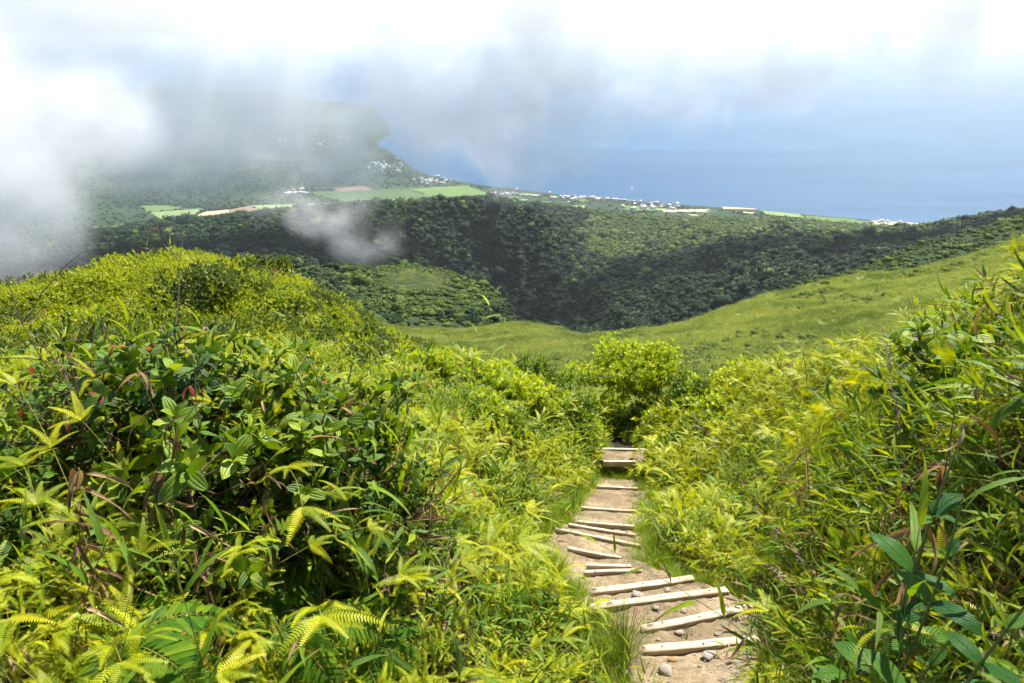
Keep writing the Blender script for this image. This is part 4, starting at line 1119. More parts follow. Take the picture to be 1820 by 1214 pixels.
# shrub thicket beyond the bend, around the rounded bushes
bx_, by_ = rr.uniform(690, 1330, 170), rr.uniform(655, 745, 170); bd_ = np.interp(by_, [655, 745], [14.0, 10.2]) * rr.uniform(.93, 1.04, 170)
B3 = np.stack([at(a, b, c) for a, b, c in zip(bx_, by_, bd_)]); bk = path_dist(B3[:, 0], B3[:, 1]) > .25
for kk_, a_, b_ in (('lime', 0, 85), ('oliv', 85, 130), ('fern', 130, 170)):
    sel = np.arange(170); sel = sel[(sel >= a_) & (sel < b_) & bk]; scatter(kk_, B3[sel, 0], B3[sel, 1], rr.uniform(1.0, 1.75, len(sel)), .3)
# extra turf right at the edges of the path
tx_, ty_ = cand(-1.0, 4.0, 1.2, 13, 190, rr); pd = path_dist(tx_, ty_)
v_, *_ = in_view(tx_, ty_, ground_z(tx_, ty_)); k_ = v_ & (pd > -.14) & (pd < .32) & (rr.random(len(pd)) < np.interp(pd, [-.14, -.04, .03, .2, .32], [.06, .5, .95, .95, .4]))
scatter('turf', tx_, ty_, rr.uniform(.7, 1.6, len(tx_)), .3, -.03, k_)
# grass at the foot of the landing
gx_ = rr.uniform(la[0] - .02, lb[0] + .02, 40); gy_ = rr.uniform(9.05, 9.22, 40)
MASS['turf'].append(np.stack([gx_, gy_, np.full(40, -6.56), rr.uniform(.7, 1.5, 40), np.full(40, .3)], -1))
# the hill on the left: dwarf shrubs
hx, hy = cand(-27, 2, 8, 32, 9.5, rr)
hz = ground_z(hx, hy); v_, hpx, hpy, hd = in_view(hx, hy, hz, 200)
hk = v_ & (hd > 8) & (hx < np.interp(hy, [8, 14, 20, 32], [-3.4, -1.5, -1.5, 0]))
hn = field_noise(hx, hy, 2.6, 14)
hu = rr.random(len(hx))
hs = np.exp(rr.normal(size=len(hx)) * .32) * np.where(hd > 14, 1.1, .9) * (1 + .5 * np.clip(field_noise(hx, hy, 1.4, 23), -.5, 1))
isd = hn + (hu - .5) * .5 > .30
scatter('dwarf', hx, hy, hs, .3, .02, hk & ~isd & (hu < .80)); scatter('dwarfd', hx, hy, hs * 1.15, .3, .02, hk & isd)
scatter('fern', hx, hy, hs * .75, .3, .02, hk & ~isd & (hu >= .80) & (hu < .95)); scatter('twig', hx, hy, hs * .9, .3, .02, hk & (hu >= .96))
scatter('bamy', hx, hy, hs * .8, .3, .02, hk & ~isd & (hu >= .95) & (hu < .985))

def axis_euler(zax, yaw):
    """euler angles that stand a plant along zax after turning it by yaw"""
    zax = zax / np.linalg.norm(zax, axis=-1, keepdims=True)
    h = np.stack([np.cos(yaw), np.sin(yaw), np.zeros_like(yaw)], -1)
    yv = np.cross(zax, h); yv /= np.linalg.norm(yv, axis=-1, keepdims=True); xv = np.cross(yv, zax)
    return np.stack([np.arctan2(yv[:, 2], zax[:, 2]), -np.arcsin(np.clip(xv[:, 2], -1, 1)), np.arctan2(xv[:, 1], xv[:, 0])], -1)
NAMES = dict(bam=('bamboo_grass_thicket', 'green bamboo-like grass thicket covering both banks of the path', 'grass'), bamy=('young_grass_thicket', 'fresh light green grass shoots among the bank undergrowth', 'grass'),
    bdead=('dry_grass_thicket', 'half-dead brown and green grass tangled on the banks', 'grass'), fern=('forked_fern_thicket', 'yellow-green forked ferns blanketing the banks', 'ferns'),
    strap=('green_fern_patches', 'green ferns growing low among the bank grass', 'ferns'), mela=('ribbed_leaf_undergrowth', 'small ribbed-leaf shrubs mixed into the bank undergrowth', 'undergrowth'),
    dark=('dark_leaf_undergrowth', 'small dark-leaved shrubs mixed into the bank undergrowth', 'undergrowth'), lime=('lime_shrub_cover', 'low lime green shrubs beyond the bend of the path', 'undergrowth'),
    oliv=('olive_shrub_cover', 'low olive green shrubs beyond the bend of the path', 'undergrowth'), dwarf=('dwarf_shrub_cover', 'yellow-green dwarf shrubs matting the rounded hill', 'undergrowth'),
    dwarfd=('dark_dwarf_shrub_cover', 'darker green dwarf shrub patches on the rounded hill', 'undergrowth'), turf=('turf', 'short green turf along the edges of the path', 'grass'), rush=('rush_patches', 'thin wiry grass tufts along the path edges', 'grass'),
    twig=('twig_tangle', 'bare reddish twigs poking from the undergrowth', 'twigs'), plume=('plume_grass_patches', 'purple-brown flowering grass plumes on the bank', 'grass'), litter=('dead_leaf_litter', 'curled brown dead leaves hanging in the undergrowth', 'leaf litter'))
for k, L_ in MASS.items():
    if not L_: continue
    A = np.concatenate(L_); n_ = len(A); rg = np.random.default_rng(500 + len(k))
    ax_ = normals(A[:, 0], A[:, 1]) * np.array([.75, .75, 1]) + np.stack([rg.normal(size=n_), rg.normal(size=n_), np.zeros(n_)], -1) * A[:, 4:5] * .5
    rot = axis_euler(ax_, rg.uniform(0, 6.28, n_))
    nm, lb_, ct = NAMES[k]
    stuff_instances(nm, A[:, :3], rot, A[:, 3], rg.integers(0, len(PROTO[k]), n_), PROTO[k], lb_, ct)
    print('MASS', k, n_)
# ------------------------------------------------------------------ plants one can point at
def spot(px, py, d, lift=0.0):
    p = at(px, py, d); return np.array([p[0], p[1], float(ground_z(np.array(p[0]), np.array(p[1]))) + lift])
def hr(k): return np.random.default_rng(9000 + k)
def span(px, py, d):
    """height from the ground to this place of the picture"""
    p = at(px, py, d); return p[2] - float(ground_z(np.array(p[0]), np.array(p[1])))
# left bank shrubs
def shrub(px, top, d, nb, lib, label, k, redf=0, spread=1.0, s=1.0, npair=3, hmin=.35, name='leafy_shrub', barkm=None):
    h = max(span(px, top, d), hmin)
    place_plant(name, leafy_shrub(hr(k), h=h * (1.05 if px < 800 else .95), nb=int(nb * 1.25 + 1), lib=lib, redf=redf, spread=spread, s=s, npair=npair, barkm=barkm), spot(px, top, d), 0, 1.0, label, 'shrub', 'broad-leaved shrubs on the banks')
shrub(262, 575, 3.4, 11, 'dark', 'dark glossy-leaved shrub standing highest on the left bank', 1, .15, 1.1, 1.15)
shrub(290, 690, 2.95, 5, 'mela', 'bright ribbed-leaf shrub below the dark glossy shrub', 3, 0, .9, 1.35)
shrub(575, 640, 3.7, 10, 'mela', 'ribbed-leaf shrub with arching stems left of the path', 4, .05, 1.2, 1.1)
shrub(318, 850, 2.75, 3, 'mela', 'small ribbed-leaf seedling in the dark hollow of the bank', 6, 0, .8, 1.0, 3, .16)
shrub(660, 640, 4.3, 6, 'dark', 'thin dark-leaved shrub leaning towards the path', 7, .1, 1.2, .95)
shrub(90, 620, 3.3, 6, 'dark', 'sparse dark shrub at the left edge of the bank', 8, .25, 1.2, .9)
shrub(1735, 500, 3.3, 9, 'mela', 'lime ribbed-leaf shrub crowning the right bank', 9, .05, 1.0, 1.05)
shrub(1790, 540, 2.9, 6, 'dark', 'round-leaved dark shrub at the top of the right bank', 10, 0, .9, 1.1)
# red-tipped twigs
def twigs(px, top, d, n, label, k, redf=.7):
    h = max(span(px, top, d), .4)
    place_plant('bare_twigs', bare_twigs(hr(k), h * (1.2 if k == 20 else .95), n, redf), spot(px, top, d), 0, 1, label, 'twigs', 'bare twigs above the undergrowth')
twigs(235, 490, 3.35, 4, 'bare red-tipped twigs rising above the dark glossy shrub', 20)
twigs(60, 560, 3.2, 3, 'thin twigs with few red leaves at the left edge', 21, .5)
twigs(400, 560, 3.5, 3, 'leafless brown twigs between shrub and bamboo shoot', 22, .15)
twigs(1492, 560, 8.0, 2, 'dry seed stalk standing up from the right bank', 25, .0)
twigs(1690, 560, 4.3, 3, 'dark dry stalks beside the lime shrub', 26, .1)
# tall bamboo shoots
def shoots(px, top, d, n, nl, label, k, lib='bam', ls=1.0, spread=.7, deadf=.1):
    h = max(span(px, top, d), .35)
    place_plant('bamboo_grass', bamboo_grass(hr(k), h=h * (1.08 if k < 42 else 1.1), ncul=n, nl=nl, lib=lib, deadf=deadf, spread=spread, ls=ls), spot(px, top, d), 0, 1, label, 'grass', 'bamboo-like grasses one can tell apart')
shoots(545, 505, 3.25, 5, 16, 'tall bamboo grass arching over the hill edge', 40, 'bam', .95, .7)
shoots(600, 560, 3.5, 4, 14, 'second bamboo grass right of the tall arching one', 41, 'bam', .85, .6)
shoots(60, 1120, 1.9, 3, 6, 'broad bamboo grass in the lower left corner', 42, 'bam', .85, 1.0)
shoots(200, 1150, 1.95, 3, 6, 'bamboo grass at the bottom edge under the big fern', 43, 'bamy', .85, 1.0)
shoots(360, 1110, 2.2, 3, 6, 'bamboo grass with broad blades right of the big fern', 44, 'bam', .9, 1.1)
shoots(480, 1150, 2.25, 3, 6, 'bamboo grass at the bottom edge below the second fern', 45, 'bam', .9, 1.1)
shoots(600, 1120, 2.5, 3, 6, 'bamboo grass at the bottom edge beside a yellow fork fern', 46, 'bamy', .9, 1.1)
shoots(740, 1130, 2.8, 3, 7, 'bamboo grass in the lower middle of the left bank', 47, 'bam', .9, 1.0)
shoots(870, 1120, 3.2, 3, 7, 'bamboo grass low on the left bank near the rush tuft', 48, 'bamy', .9, 1.0)
shoots(165, 730, 2.7, 3, 7, 'leaning bamboo grass left of the bright ribbed shrub', 49, 'bam', 1.0, .9)
shoots(20, 960, 2.2, 3, 7, 'bamboo grass with pale stalks at the left edge', 50, 'bam', 1.0, 1.0, .35)
shoots(770, 900, 4.0, 4, 8, 'bamboo grass halfway down the left bank', 51, 'bam', 1.0, .9)
shoots(690, 800, 4.4, 4, 8, 'bamboo grass below the leaning dark shrub', 52, 'bamy', 1.0, .9)
shoots(1720, 1140, 1.5, 3, 6, 'large bamboo grass in the lower right corner', 253, 'bam', .95, .45, .2)
shoots(1560, 1150, 2.4, 4, 7, 'bamboo grass at the bottom of the right bank', 154, 'bam', .9, .6, .3)
shoots(1600, 880, 2.6, 4, 8, 'yellowing bamboo grass behind the broad-leaved plant', 55, 'bamy', .9, 1.0, .45)
shoots(1790, 760, 2.0, 4, 7, 'dry-bladed bamboo grass at the right edge', 56, 'bam', .85, 1.0, .6)
shoots(1420, 1080, 4.2, 4, 8, 'bamboo grass overhanging the nearest timber from the right', 57, 'bam', 1.0, 1.0, .15)
shoots(1660, 720, 3.6, 4, 8, 'long-bladed bamboo grass high on the right bank', 58, 'bam', 1.0, .9, .25)
# forked ferns
def ffern(px, top, d, nf, label, k, s=1.0, hmin=.25):
    h = max(span(px, top, d), hmin)
    place_plant('forked_fern', forked_fern(hr(k), h=h * 1.15, nf=nf, s=s), spot(px, top, d), 0, 1, label, 'fern', 'forked ferns one can tell apart')
ffern(330, 760, 2.8, 3, 'yellow forked fern in front of the dark glossy shrub', 173, 1.0)
ffern(440, 1010, 2.5, 3, 'yellow forked fern between the two arching green ferns', 174, 1.0)
ffern(230, 900, 2.5, 2, 'small forked fern over the hanging dead leaves', 175, .9)
ffern(720, 900, 3.7, 4, 'yellow forked fern halfway down the left bank', 176, 1.1)
ffern(560, 800, 2.95, 3, 'large yellow-green forked fern hanging over the dark hollow', 60, 1.25)
ffern(110, 860, 2.35, 3, 'bright yellow forked fern at the left edge of the dark hollow', 61, .95)
ffern(15, 790, 2.3, 3, 'upright forked fern cut by the left edge', 62, 1.1)
ffern(440, 590, 3.6, 4, 'yellow forked fern glowing behind the shrubs', 63, 1.1)
ffern(660, 1010, 3.0, 3, 'yellow forked fern low in the middle of the left bank', 64, 1.0)
ffern(830, 1060, 3.5, 3, 'yellow forked fern hanging beside the bamboo grass', 65, 1.0)
ffern(90, 1060, 2.0, 2, 'forked fern above the lower left bamboo grass', 66, .9)
ffern(1300, 880, 7.3, 5, 'bright yellow forked fern on the right bank above the bend', 67, 1.35)
ffern(1230, 800, 9.0, 5, 'yellow forked fern leaning towards the landing', 68, 1.4)
ffern(1430, 760, 7.8, 5, 'yellow forked fern in the middle of the right bank', 69, 1.35)
ffern(1560, 610, 7.5, 5, 'tall golden forked fern on the skyline of the right bank', 70, 1.4)
ffern(1420, 640, 10.5, 5, 'golden forked fern where the right bank meets the hillside', 71, 1.5)
ffern(950, 800, 7.5, 4, 'yellow forked fern by the left side of the path', 72, 1.2)
# green strap ferns
def gfern(px, py, d, nf, L, az0, label, k, s=1.0, up=.12, el=.75, npair=17):
    place_plant('green_fern', strap_fern(hr(k), nf, L, az0, el, npair=npair, s=s), spot(px, py, d, up), 0, 1, label, 'fern', 'green ferns one can tell apart')
gfern(150, 985, 2.30, 3, .52, -.35, 'big green fern with browned tips in the lower left', 80, 1.15, .30, .6, 18)
gfern(440, 905, 2.8, 2, .50, -.5, 'arching green fern right of the dark hollow', 81, 1.1, .28, .55)
gfern(520, 890, 3.05, 2, .45, -.3, 'darker green fern just behind the arching one', 82, 1.0, .25, .55)
gfern(130, 1080, 2.05, 2, .36, -.2, 'low green fern under the big browned one', 83, .8, .22, .5)
gfern(880, 990, 4.4, 1, .55, .3, 'single dark fern frond reaching towards the path', 84, .45, .25, .4, 22)
gfern(330, 1120, 2.15, 3, .46, -.6, 'green fern spreading along the bottom edge', 85, 1.0, .25, .6)
gfern(610, 960, 3.1, 3, .45, -.2, 'green fern under the large forked fern', 86, 1.0, .25, .6)
gfern(700, 1160, 2.75, 3, .42, -.4, 'green fern at the bottom edge in the middle', 87, .95, .22, .6)
# broad soft-leaved plants on the right
def broad(px, top, d, pairs, label, k, s=1.0, name='broad_leaf_plant', hmin=.3):
    h = max(span(px, top, d), hmin)
    place_plant(name, broad_plant(hr(k), h=h, pairs=pairs, s=s), spot(px, top, d), 0, 1, label, 'plant', 'broad-leaved plants on the right bank')
broad(1650, 840, 1.75, 5, 'broad dark-leaved plant leaning out from the right bank', 90, 1.0)
broad(1700, 890, 1.7, 4, 'second broad-leaved plant just beside the leaning one', 91, .85)
broad(1530, 1090, 2.3, 3, 'small broad-leaved plant low on the right bank', 92, .8)
broad(1640, 1100, 1.65, 3, 'broad ribbed leaves close to the lower right corner', 93, .95)
broad(1790, 960, 1.5, 4, 'broad-leaved plant cut by the right edge', 94, .85)
LB['yel'] = [leaf(.075, .052, 'ovate', leaf_mat('yellow_round_leaf', (.42, .48, .008), (.55, .55, .012), (.62, .56, .012), None, .45, .4), 5, .4, .2, .1, 5)]
place_plant('yellow_leaf_plant', broad_plant(hr(95), h=max(span(1640, 600, 4.6), .4), lib='yel', pairs=4, s=1.3), spot(1640, 600, 4.6), 0, 1, 'young plant with round yellow leaves on the right bank', 'plant')
for k, (px, py, d, lab) in enumerate([(1630, 770, 2.6, 'purple-brown grass plume high on the right bank'), (1780, 740, 2.0, 'purple-brown grass plume at the right edge'), (1560, 960, 3.2, 'faded grass plume low on the right bank')]):
    place_plant('plume_grass', plume(hr(100 + k), max(span(px, py, d), .4) * 1.2) + plume(hr(110 + k), max(span(px, py, d), .4)), spot(px, py, d), 0, 1, lab, 'grass', 'flowering grass plumes')
# hanging dead leaves
def deadbunch(px, py, d, n, label, k, s=1.0):
    r_ = hr(k); p = at(px, py, d); g0 = float(ground_z(np.array(p[0]), np.array(p[1]))); z0 = max(p[2] - g0, .2)
    P = arch((0, 0, 0), (r_.normal() * .2, r_.normal() * .2, 1), z0, 6, .1, r_, .05)
    kids = [node('leaf', pick('dead', r_), frame(P[int(r_.integers(3, 7))] + r_.normal(size=3) * .02, az(r_.uniform(0, 6.28), r_.uniform(-1.2, -.3)), roll=r_.uniform(-1, 1), s=s * r_.uniform(.8, 1.3))) for _ in range(n)]
    place_plant('dead_leaf_bunch', [node('stalk', tube(P, np.linspace(.004, .002, 7), M_twig, 4), kids=kids)], (p[0], p[1], g0), 0, 1, label, 'dead leaves', 'bunches of dead leaves')
deadbunch(205, 790, 2.65, 16, 'bunch of long brown dead leaves hanging left of the hollow', 120, 1.2)
deadbunch(285, 640, 3.0, 10, 'pale dead leaves caught in the dark glossy shrub', 121)
deadbunch(40, 880, 2.25, 16, 'tangle of brown dead leaves at the left edge', 122, 1.1)
deadbunch(340, 960, 2.6, 16, 'tan curled dead leaves beside the big green fern', 123)
deadbunch(460, 780, 3.1, 14, 'brown dead leaves in the shade under the shrubs', 124)
deadbunch(1650, 980, 1.9, 16, 'brown dead leaves below the leaning broad-leaved plant', 125)
deadbunch(1800, 700, 1.9, 12, 'reddish-brown dead leaves at the right edge', 126, 1.1)
deadbunch(1560, 830, 3.0, 16, 'drift of dry brown leaves on the right bank', 127)
# tufts beside the steps
def tuft(px, py, d, n, h, label, k, s=1.0, wd=.0042):
    p = at(px, py, d); x_, y_ = p[0], p[1]
    g0 = float(ground_z(np.array(x_), np.array(y_)))
    if path_dist(np.array([x_]), np.array([y_]))[0] < .1: g0 = path_z(x_, y_)
    e = empty('rush_tuft', (x_, y_, g0 - .01)); r_ = hr(k); ps = rush(r_, n, h, M_rush, wd, 1.0)
    for q, (pc, M) in enumerate(ps): link(bpy.data.objects.new('blade', piece_mesh('blade', pc)), e).matrix_basis = Matrix(M.tolist())
    tag(e, label, 'grass tuft', 'rush tufts beside the steps', 'thing')
tuft(1112, 1130, 4.25, 90, .50, 'large dark rush tuft standing over the left end of the timbers', 130)
tuft(1075, 1150, 4.2, 60, .40, 'rush tuft just left of the large dark one', 131)
tuft(1030, 1200, 3.9, 70, .40, 'rush tuft at the bottom edge left of the path', 132)
tuft(1255, 1030, 5.5, 60, .38, 'yellowish rush tuft at the far end of the fourth timber', 133)
tuft(1228, 1000, 5.9, 60, .38, 'rush tuft on the right side of the path by the short timbers', 134)
tuft(1165, 985, 6.5, 60, .36, 'fine rush tuft right of the bend in the path', 135)
tuft(1012, 905, 7.9, 60, .36, 'rush tuft left of the single thin timber', 136)
tuft(1045, 850, 9.6, 60, .38, 'rush tuft left of the path before the landing', 137)
tuft(1222, 1128, 4.55, 14, .14, 'small grass sprig growing between the two nearest timbers', 138)
# ---- bushes
def bush(px, py, d, wpx, hpx, lib, nros, label, k, ls=1.0, nleaf=9, name='bush', wood=16):
    c = at(px, py, d); rad = wpx / 2 / F * d; hg = hpx / F * d
    g0 = float(ground_z(np.array(c[0]), np.array(c[1]))); r_ = hr(k)
    base = c[2] - hg * .55
    e = empty(name, (c[0], c[1], base))
    link(bpy.data.objects.new('crown', join('crown', dome_pieces(r_, rad, hg, int(nros * 3.2), lib, nleaf, ls * 1.05, .45, .48), k)), e)
    wd = dome_wood(r_, rad, hg, wood, th=.016)
    wd.append((tube([np.array([0, 0, min(g0 - base, -.1) - .1]), np.array([0, 0, 0.0])], [.03, .02], M_bark, 6), np.eye(4)))
    link(bpy.data.objects.new('branches', join('branches', wd, k)), e)
    tag(e, label, 'bush', 'rounded bushes one can tell apart', 'thing')
bush(1112, 645, 14.2, 165, 60, 'bush', 420, 'large rounded lime green bush beyond the end of the path', 150, 1.25)
bush(1175, 645, 14.0, 80, 45, 'bush', 120, 'small lime bush tucked against the large rounded one', 151, 1.2)
bush(965, 665, 13.5, 130, 50, 'bush2', 300, 'olive green rounded bush left of the large lime bush', 152, 1.2)
bush(830, 660, 11.8, 120, 42, 'bush', 240, 'lime bush with upright shoots at the edge of the left bank', 153, 1.15)
bush(765, 655, 11.2, 90, 36, 'bush', 160, 'small lime bush at the far left of the bush row', 154, 1.15)
bush(900, 700, 10.8, 120, 40, 'bush', 220, 'lime bush in front of the olive green one', 155, 1.1)
bush(1000, 720, 11.5, 100, 36, 'bush2', 180, 'dull green bush below the olive one', 156, 1.1)
bush(1240, 690, 12.5, 110, 40, 'bush2', 220, 'dark green bush right of the large lime bush', 157, 1.1)
LB['hillb'] = [leaf(.075, .04, 'obov', M_dwarf_d, 3, .4, .25, .1)]; LB['hilly'] = [leaf(.075, .04, 'obov', M_bush2, 3, .4, .25, .1)]
bush(472, 478, 25.5, 105, 34, 'hillb', 620, 'dark rounded bush on the shoulder of the hill', 158, 1.2, 8)
bush(610, 605, 16.0, 105, 40, 'hilly', 420, 'olive bush with bare stems low on the hill flank', 159, 1.1, 8)
bush(355, 462, 26.5, 70, 16, 'hilly', 220, 'small bush on the crest of the hill', 160, 1.2, 7)
bush(225, 470, 25.5, 80, 20, 'hillb', 220, 'low dark bush at the highest part of the hill', 161, 1.2, 7)
bush(300, 555, 18, 70, 18, 'hillb', 200, 'small dark bush in the middle of the hill', 162, 1.1, 7)
bush(640, 575, 22, 50, 20, 'hilly', 160, 'small round bush where the hill drops away', 163, 1.1, 7)
# ------------------------------------------------------------------ woods, slopes and the coast
def crown_mat(name, a, b, c, scale):
    m, nt = nodes_of(name); N = NT(nt)
    rnd = N.n('ShaderNodeObjectInfo').outputs['Random']; co = N.n('ShaderNodeNewGeometry').outputs['Position']
    col = N.ramp(rnd, [(0, a), (.6, b), (1, c)])
    big = N.noise(.008, 3, co, .5)
    col = N.mix(N.mapr(big, .35, .65, 0, .6), col, N.mix(1.0, col, (1.35, 1.25, 1.0, 1), 'MULTIPLY'))
    n_ = N.noise(scale, 5, co, .7)
    bb = N.n('ShaderNodeBump', inp={'Strength': 1.0, 'Distance': 1.2 / scale, 'Height': n_})
    p = N.n('ShaderNodeBsdfPrincipled', inp={'Base Color': N.mix(N.mapr(n_, .35, .65, 0, 1), N.mix(1.0, col, (.6, .62, .6, 1), 'MULTIPLY'), col), 'Roughness': .8, 'Normal': bb.outputs[0]})
    p.inputs['Specular IOR Level'].default_value = .15
    out(N, p.outputs[0]); return m
M_crown = crown_mat('forest_crown', (.009, .026, .012), (.016, .039, .014), (.030, .058, .017), .9)  # dark forest, toned down further to paint cloud shade over the ravine
M_crown2 = crown_mat('coast_tree_crown', (.016, .036, .014), (.03, .058, .02), (.055, .085, .03), .5)
M_clump = leaf_mat('slope_shrub', (.21, .262, .08), (.305, .35, .115), (.41, .445, .155), None, .42, .6, big=.045)
M_clump_g = crown_mat('slope_bush', (.07, .115, .018), (.13, .185, .028), (.21, .27, .045), 4.0)

def lumpy(name, seed, sub, mat, flat=.75, amp_=.28, fr=2.2, spikes=0):
    import bmesh
    bm = bmesh.new(); bmesh.ops.create_icosphere(bm, subdivisions=sub, radius=1.0)
    V = np.array([v.co[:] for v in bm.verts]); fc = np.array([[v.index for v in f.verts] for f in bm.faces]); bm.free()
    r = np.random.default_rng(seed)
    # clusters of foliage: a union of bumps
    cs = r.normal(size=(14, 3)); cs /= np.linalg.norm(cs, axis=1)[:, None]; cs[:, 2] = np.abs(cs[:, 2]) * .9
    bump = np.max(np.exp(-((V[:, None] - cs[None]) ** 2).sum(-1) / .16), axis=1)
    rad = .70 + .34 * bump + amp_ * .6 * fbm(V[:, 0] * fr + seed, V[:, 1] * fr + V[:, 2] * 1.9, seed, 4)
    V = V * rad[:, None]; V[:, 2] *= flat; V[:, 2] += .35
    return mesh_np(name, V, fc, [mat], smooth=False)
rg = np.random.default_rng(91)
def leafy_crown(name, seed, mat, flat):
    """crown with a ragged outline: a lumpy core hung with leaf sprays"""
    r = np.random.default_rng(seed); me = lumpy(name, seed, 2, mat, flat)
    V = np.zeros((len(me.vertices), 3), np.float32); me.vertices.foreach_get('co', V.ravel()); fc = np.array([p.vertices[:] for p in me.polygons])
    k = r.integers(0, len(V), 150); c = V[k] * r.uniform(.92, 1.1, (150, 1)); n_ = V[k] / np.linalg.norm(V[k], axis=1)[:, None] + r.normal(size=(150, 3)) * .5
    a = np.cross(n_, r.normal(size=(150, 3))); a /= np.linalg.norm(a, axis=1)[:, None]; b = np.cross(n_, a); b /= np.linalg.norm(b, axis=1)[:, None]
    s = r.uniform(.07, .17, (150, 1)); Q = np.stack([c - a * s, c - b * s * .7, c + a * s, c + b * s * .7], 1).reshape(-1, 3)
    return mesh_np(name, np.concatenate([V * .95, Q]), [np.arange(600).reshape(-1, 4) + len(V), fc], [mat], smooth=False)
M_crown_l = crown_mat('olive_sunlit_crown', (.055, .095, .016), (.09, .14, .024), (.14, .19, .034), .9)  # lighter crowns: olive scrub, and sun painted onto spur and ridges
crowns = [leafy_crown('tree_crown', 700 + k, M_crown, rg.uniform(.7, 1.1)) for k in range(5)] + [leafy_crown('olive_sunlit_crown', 710 + k, M_crown_l, .75) for k in range(3)]
def pyramid_points(i0, i1, n, seed, wpow): return terrain_sample(i0, i1, n, seed, wpow)
T = pyramid_points(4, 12, 230000, 5, 1.2)
tpx, tpy, td = project(T)
k = (tpx > -150) & (tpx < IW + 150)
# the open glade on the spur and thin cover on its ridge
gl = np.hypot((tpx - 742) / 62, (tpy - 502) / 26) + fbm(tpx / 18, tpy / 9, 6, 3) * .5
k &= ~((gl < .85) & (td < 800))
k &= ~((td < 420) & (rg.random(len(T)) < .5))
T, td, tpx, tpy = T[k], td[k], tpx[k], tpy[k]
sunlit_olive_p = np.clip((tpx - 1330) / 100, 0, 1) * (td < 800) * 1.0 + .95 * (td > 2300) * (tpx > 1040) + .6 * ((td > 1880) & (td < 2300) & (tpx > 1100)) + .45 * (td < 760) * (tpx < 930) + .75 * (np.hypot((tpx - 760) / 150, (tpy - 500) / 60) < 1) * (td < 800) + .05 + .25 * np.clip(fbm(T[:, 0] / 120, T[:, 1] / 120, 77, 3) * 2, 0, 1)  # sunlit spur and ridge tops painted by lighter crowns; olive scrub and pasture too
tix = np.where(rg.random(len(T)) < sunlit_olive_p, rg.integers(5, 8, len(T)), rg.integers(0, 5, len(T)))
sc_ = np.exp(rg.normal(size=len(T)) * .5) * np.interp(td, [250, 500, 1000, 2000, 3500], [1.0, 1.5, 2.5, 4.4, 7])
sc_ *= np.where((tpx > 1380) & (td < 800), .85, 1)
T[:, 2] -= sc_ * .25
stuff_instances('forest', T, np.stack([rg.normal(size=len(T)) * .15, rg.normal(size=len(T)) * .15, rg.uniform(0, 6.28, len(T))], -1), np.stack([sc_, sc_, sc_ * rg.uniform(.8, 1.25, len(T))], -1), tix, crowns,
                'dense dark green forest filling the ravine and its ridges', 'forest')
# lit glade grass
LB['slope'] = [leaf(.30, .075, 'blade', M_clump, 2, .8, .3, .2), leaf(.22, .09, 'lance', M_clump, 2, .6, .3, .2)]
clumps = [join('slope_shrub', [(pick('slope', rg), frame(np.r_[rg.normal(size=2) * .38, rg.uniform(-.05, .22)], az(rg.uniform(0, 6.28), rg.uniform(.2, 1.4)), roll=rg.uniform(-1, 1), s=rg.uniform(.7, 1.5))) for _ in range(70)], k) for k in range(4)]
T = terrain_sample(0, 4, 170000, 8, 1.35)
tpx, tpy, td = project(T); k = (tpx > 250) & (tpx < IW + 120) & (tpy < 720); T, td = T[k], td[k]
sc_ = rg.uniform(.5, 1.2, len(T)) * np.interp(td, [40, 100, 250, 400], [.75, 1.0, 1.7, 2.3])
stuff_instances('slope_shrub_cover', T, np.stack([rg.normal(size=len(T)) * .2, rg.normal(size=len(T)) * .2, rg.uniform(0, 6.28, len(T))], -1), np.stack([sc_, sc_, sc_ * rg.uniform(.6, 1.2, len(T))], -1), rg.integers(0, 4, len(T)), clumps,
                'low light green scrub carpeting the smooth hillside', 'scrub')
bushes_ = [leafy_crown('slope_bush', 740 + k, M_clump_g, .8) for k in range(3)]
T = terrain_sample(0, 4, 16000, 18, 1.25); tpx, tpy, td = project(T); k = (tpx > 500) & (tpx < IW + 120) & (tpy < 700) & (fbm(T[:, 0] / 22, T[:, 1] / 22, 40, 3) + rg.normal(size=len(T)) * .12 > .10); T = T[k]; td = td[k]
sc_ = rg.uniform(.3, 1.0, len(T)) ** 1.5 * np.interp(td, [60, 250], [.7, 1.5])
stuff_instances('slope_bushes', T, np.stack([rg.normal(size=len(T)) * .1, rg.normal(size=len(T)) * .1, rg.uniform(0, 6.28, len(T))], -1), sc_, rg.integers(0, 3, len(T)), bushes_, 'scattered rounder green bushes on the light green hillside', 'bushes')

# the open sunlit glade on the spur
T = terrain_sample(4, 7, 60000, 44, 1.2); tpx, tpy, td = project(T)
gl = np.hypot((tpx - 742) / 62, (tpy - 502) / 26) + fbm(tpx / 18, tpy / 9, 6, 3) * .5
T = T[(gl < .95) & (td < 800)]; sc_ = rg.uniform(1.6, 3.6, len(T))
stuff_instances('glade_grass', T, np.stack([rg.normal(size=len(T)) * .2, rg.normal(size=len(T)) * .2, rg.uniform(0, 6.28, len(T))], -1), np.stack([sc_, sc_, sc_ * .7], -1), rg.integers(0, 4, len(T)), clumps, 'open light green grass patch on the wooded spur', 'grass')
print('GLADE', len(T))
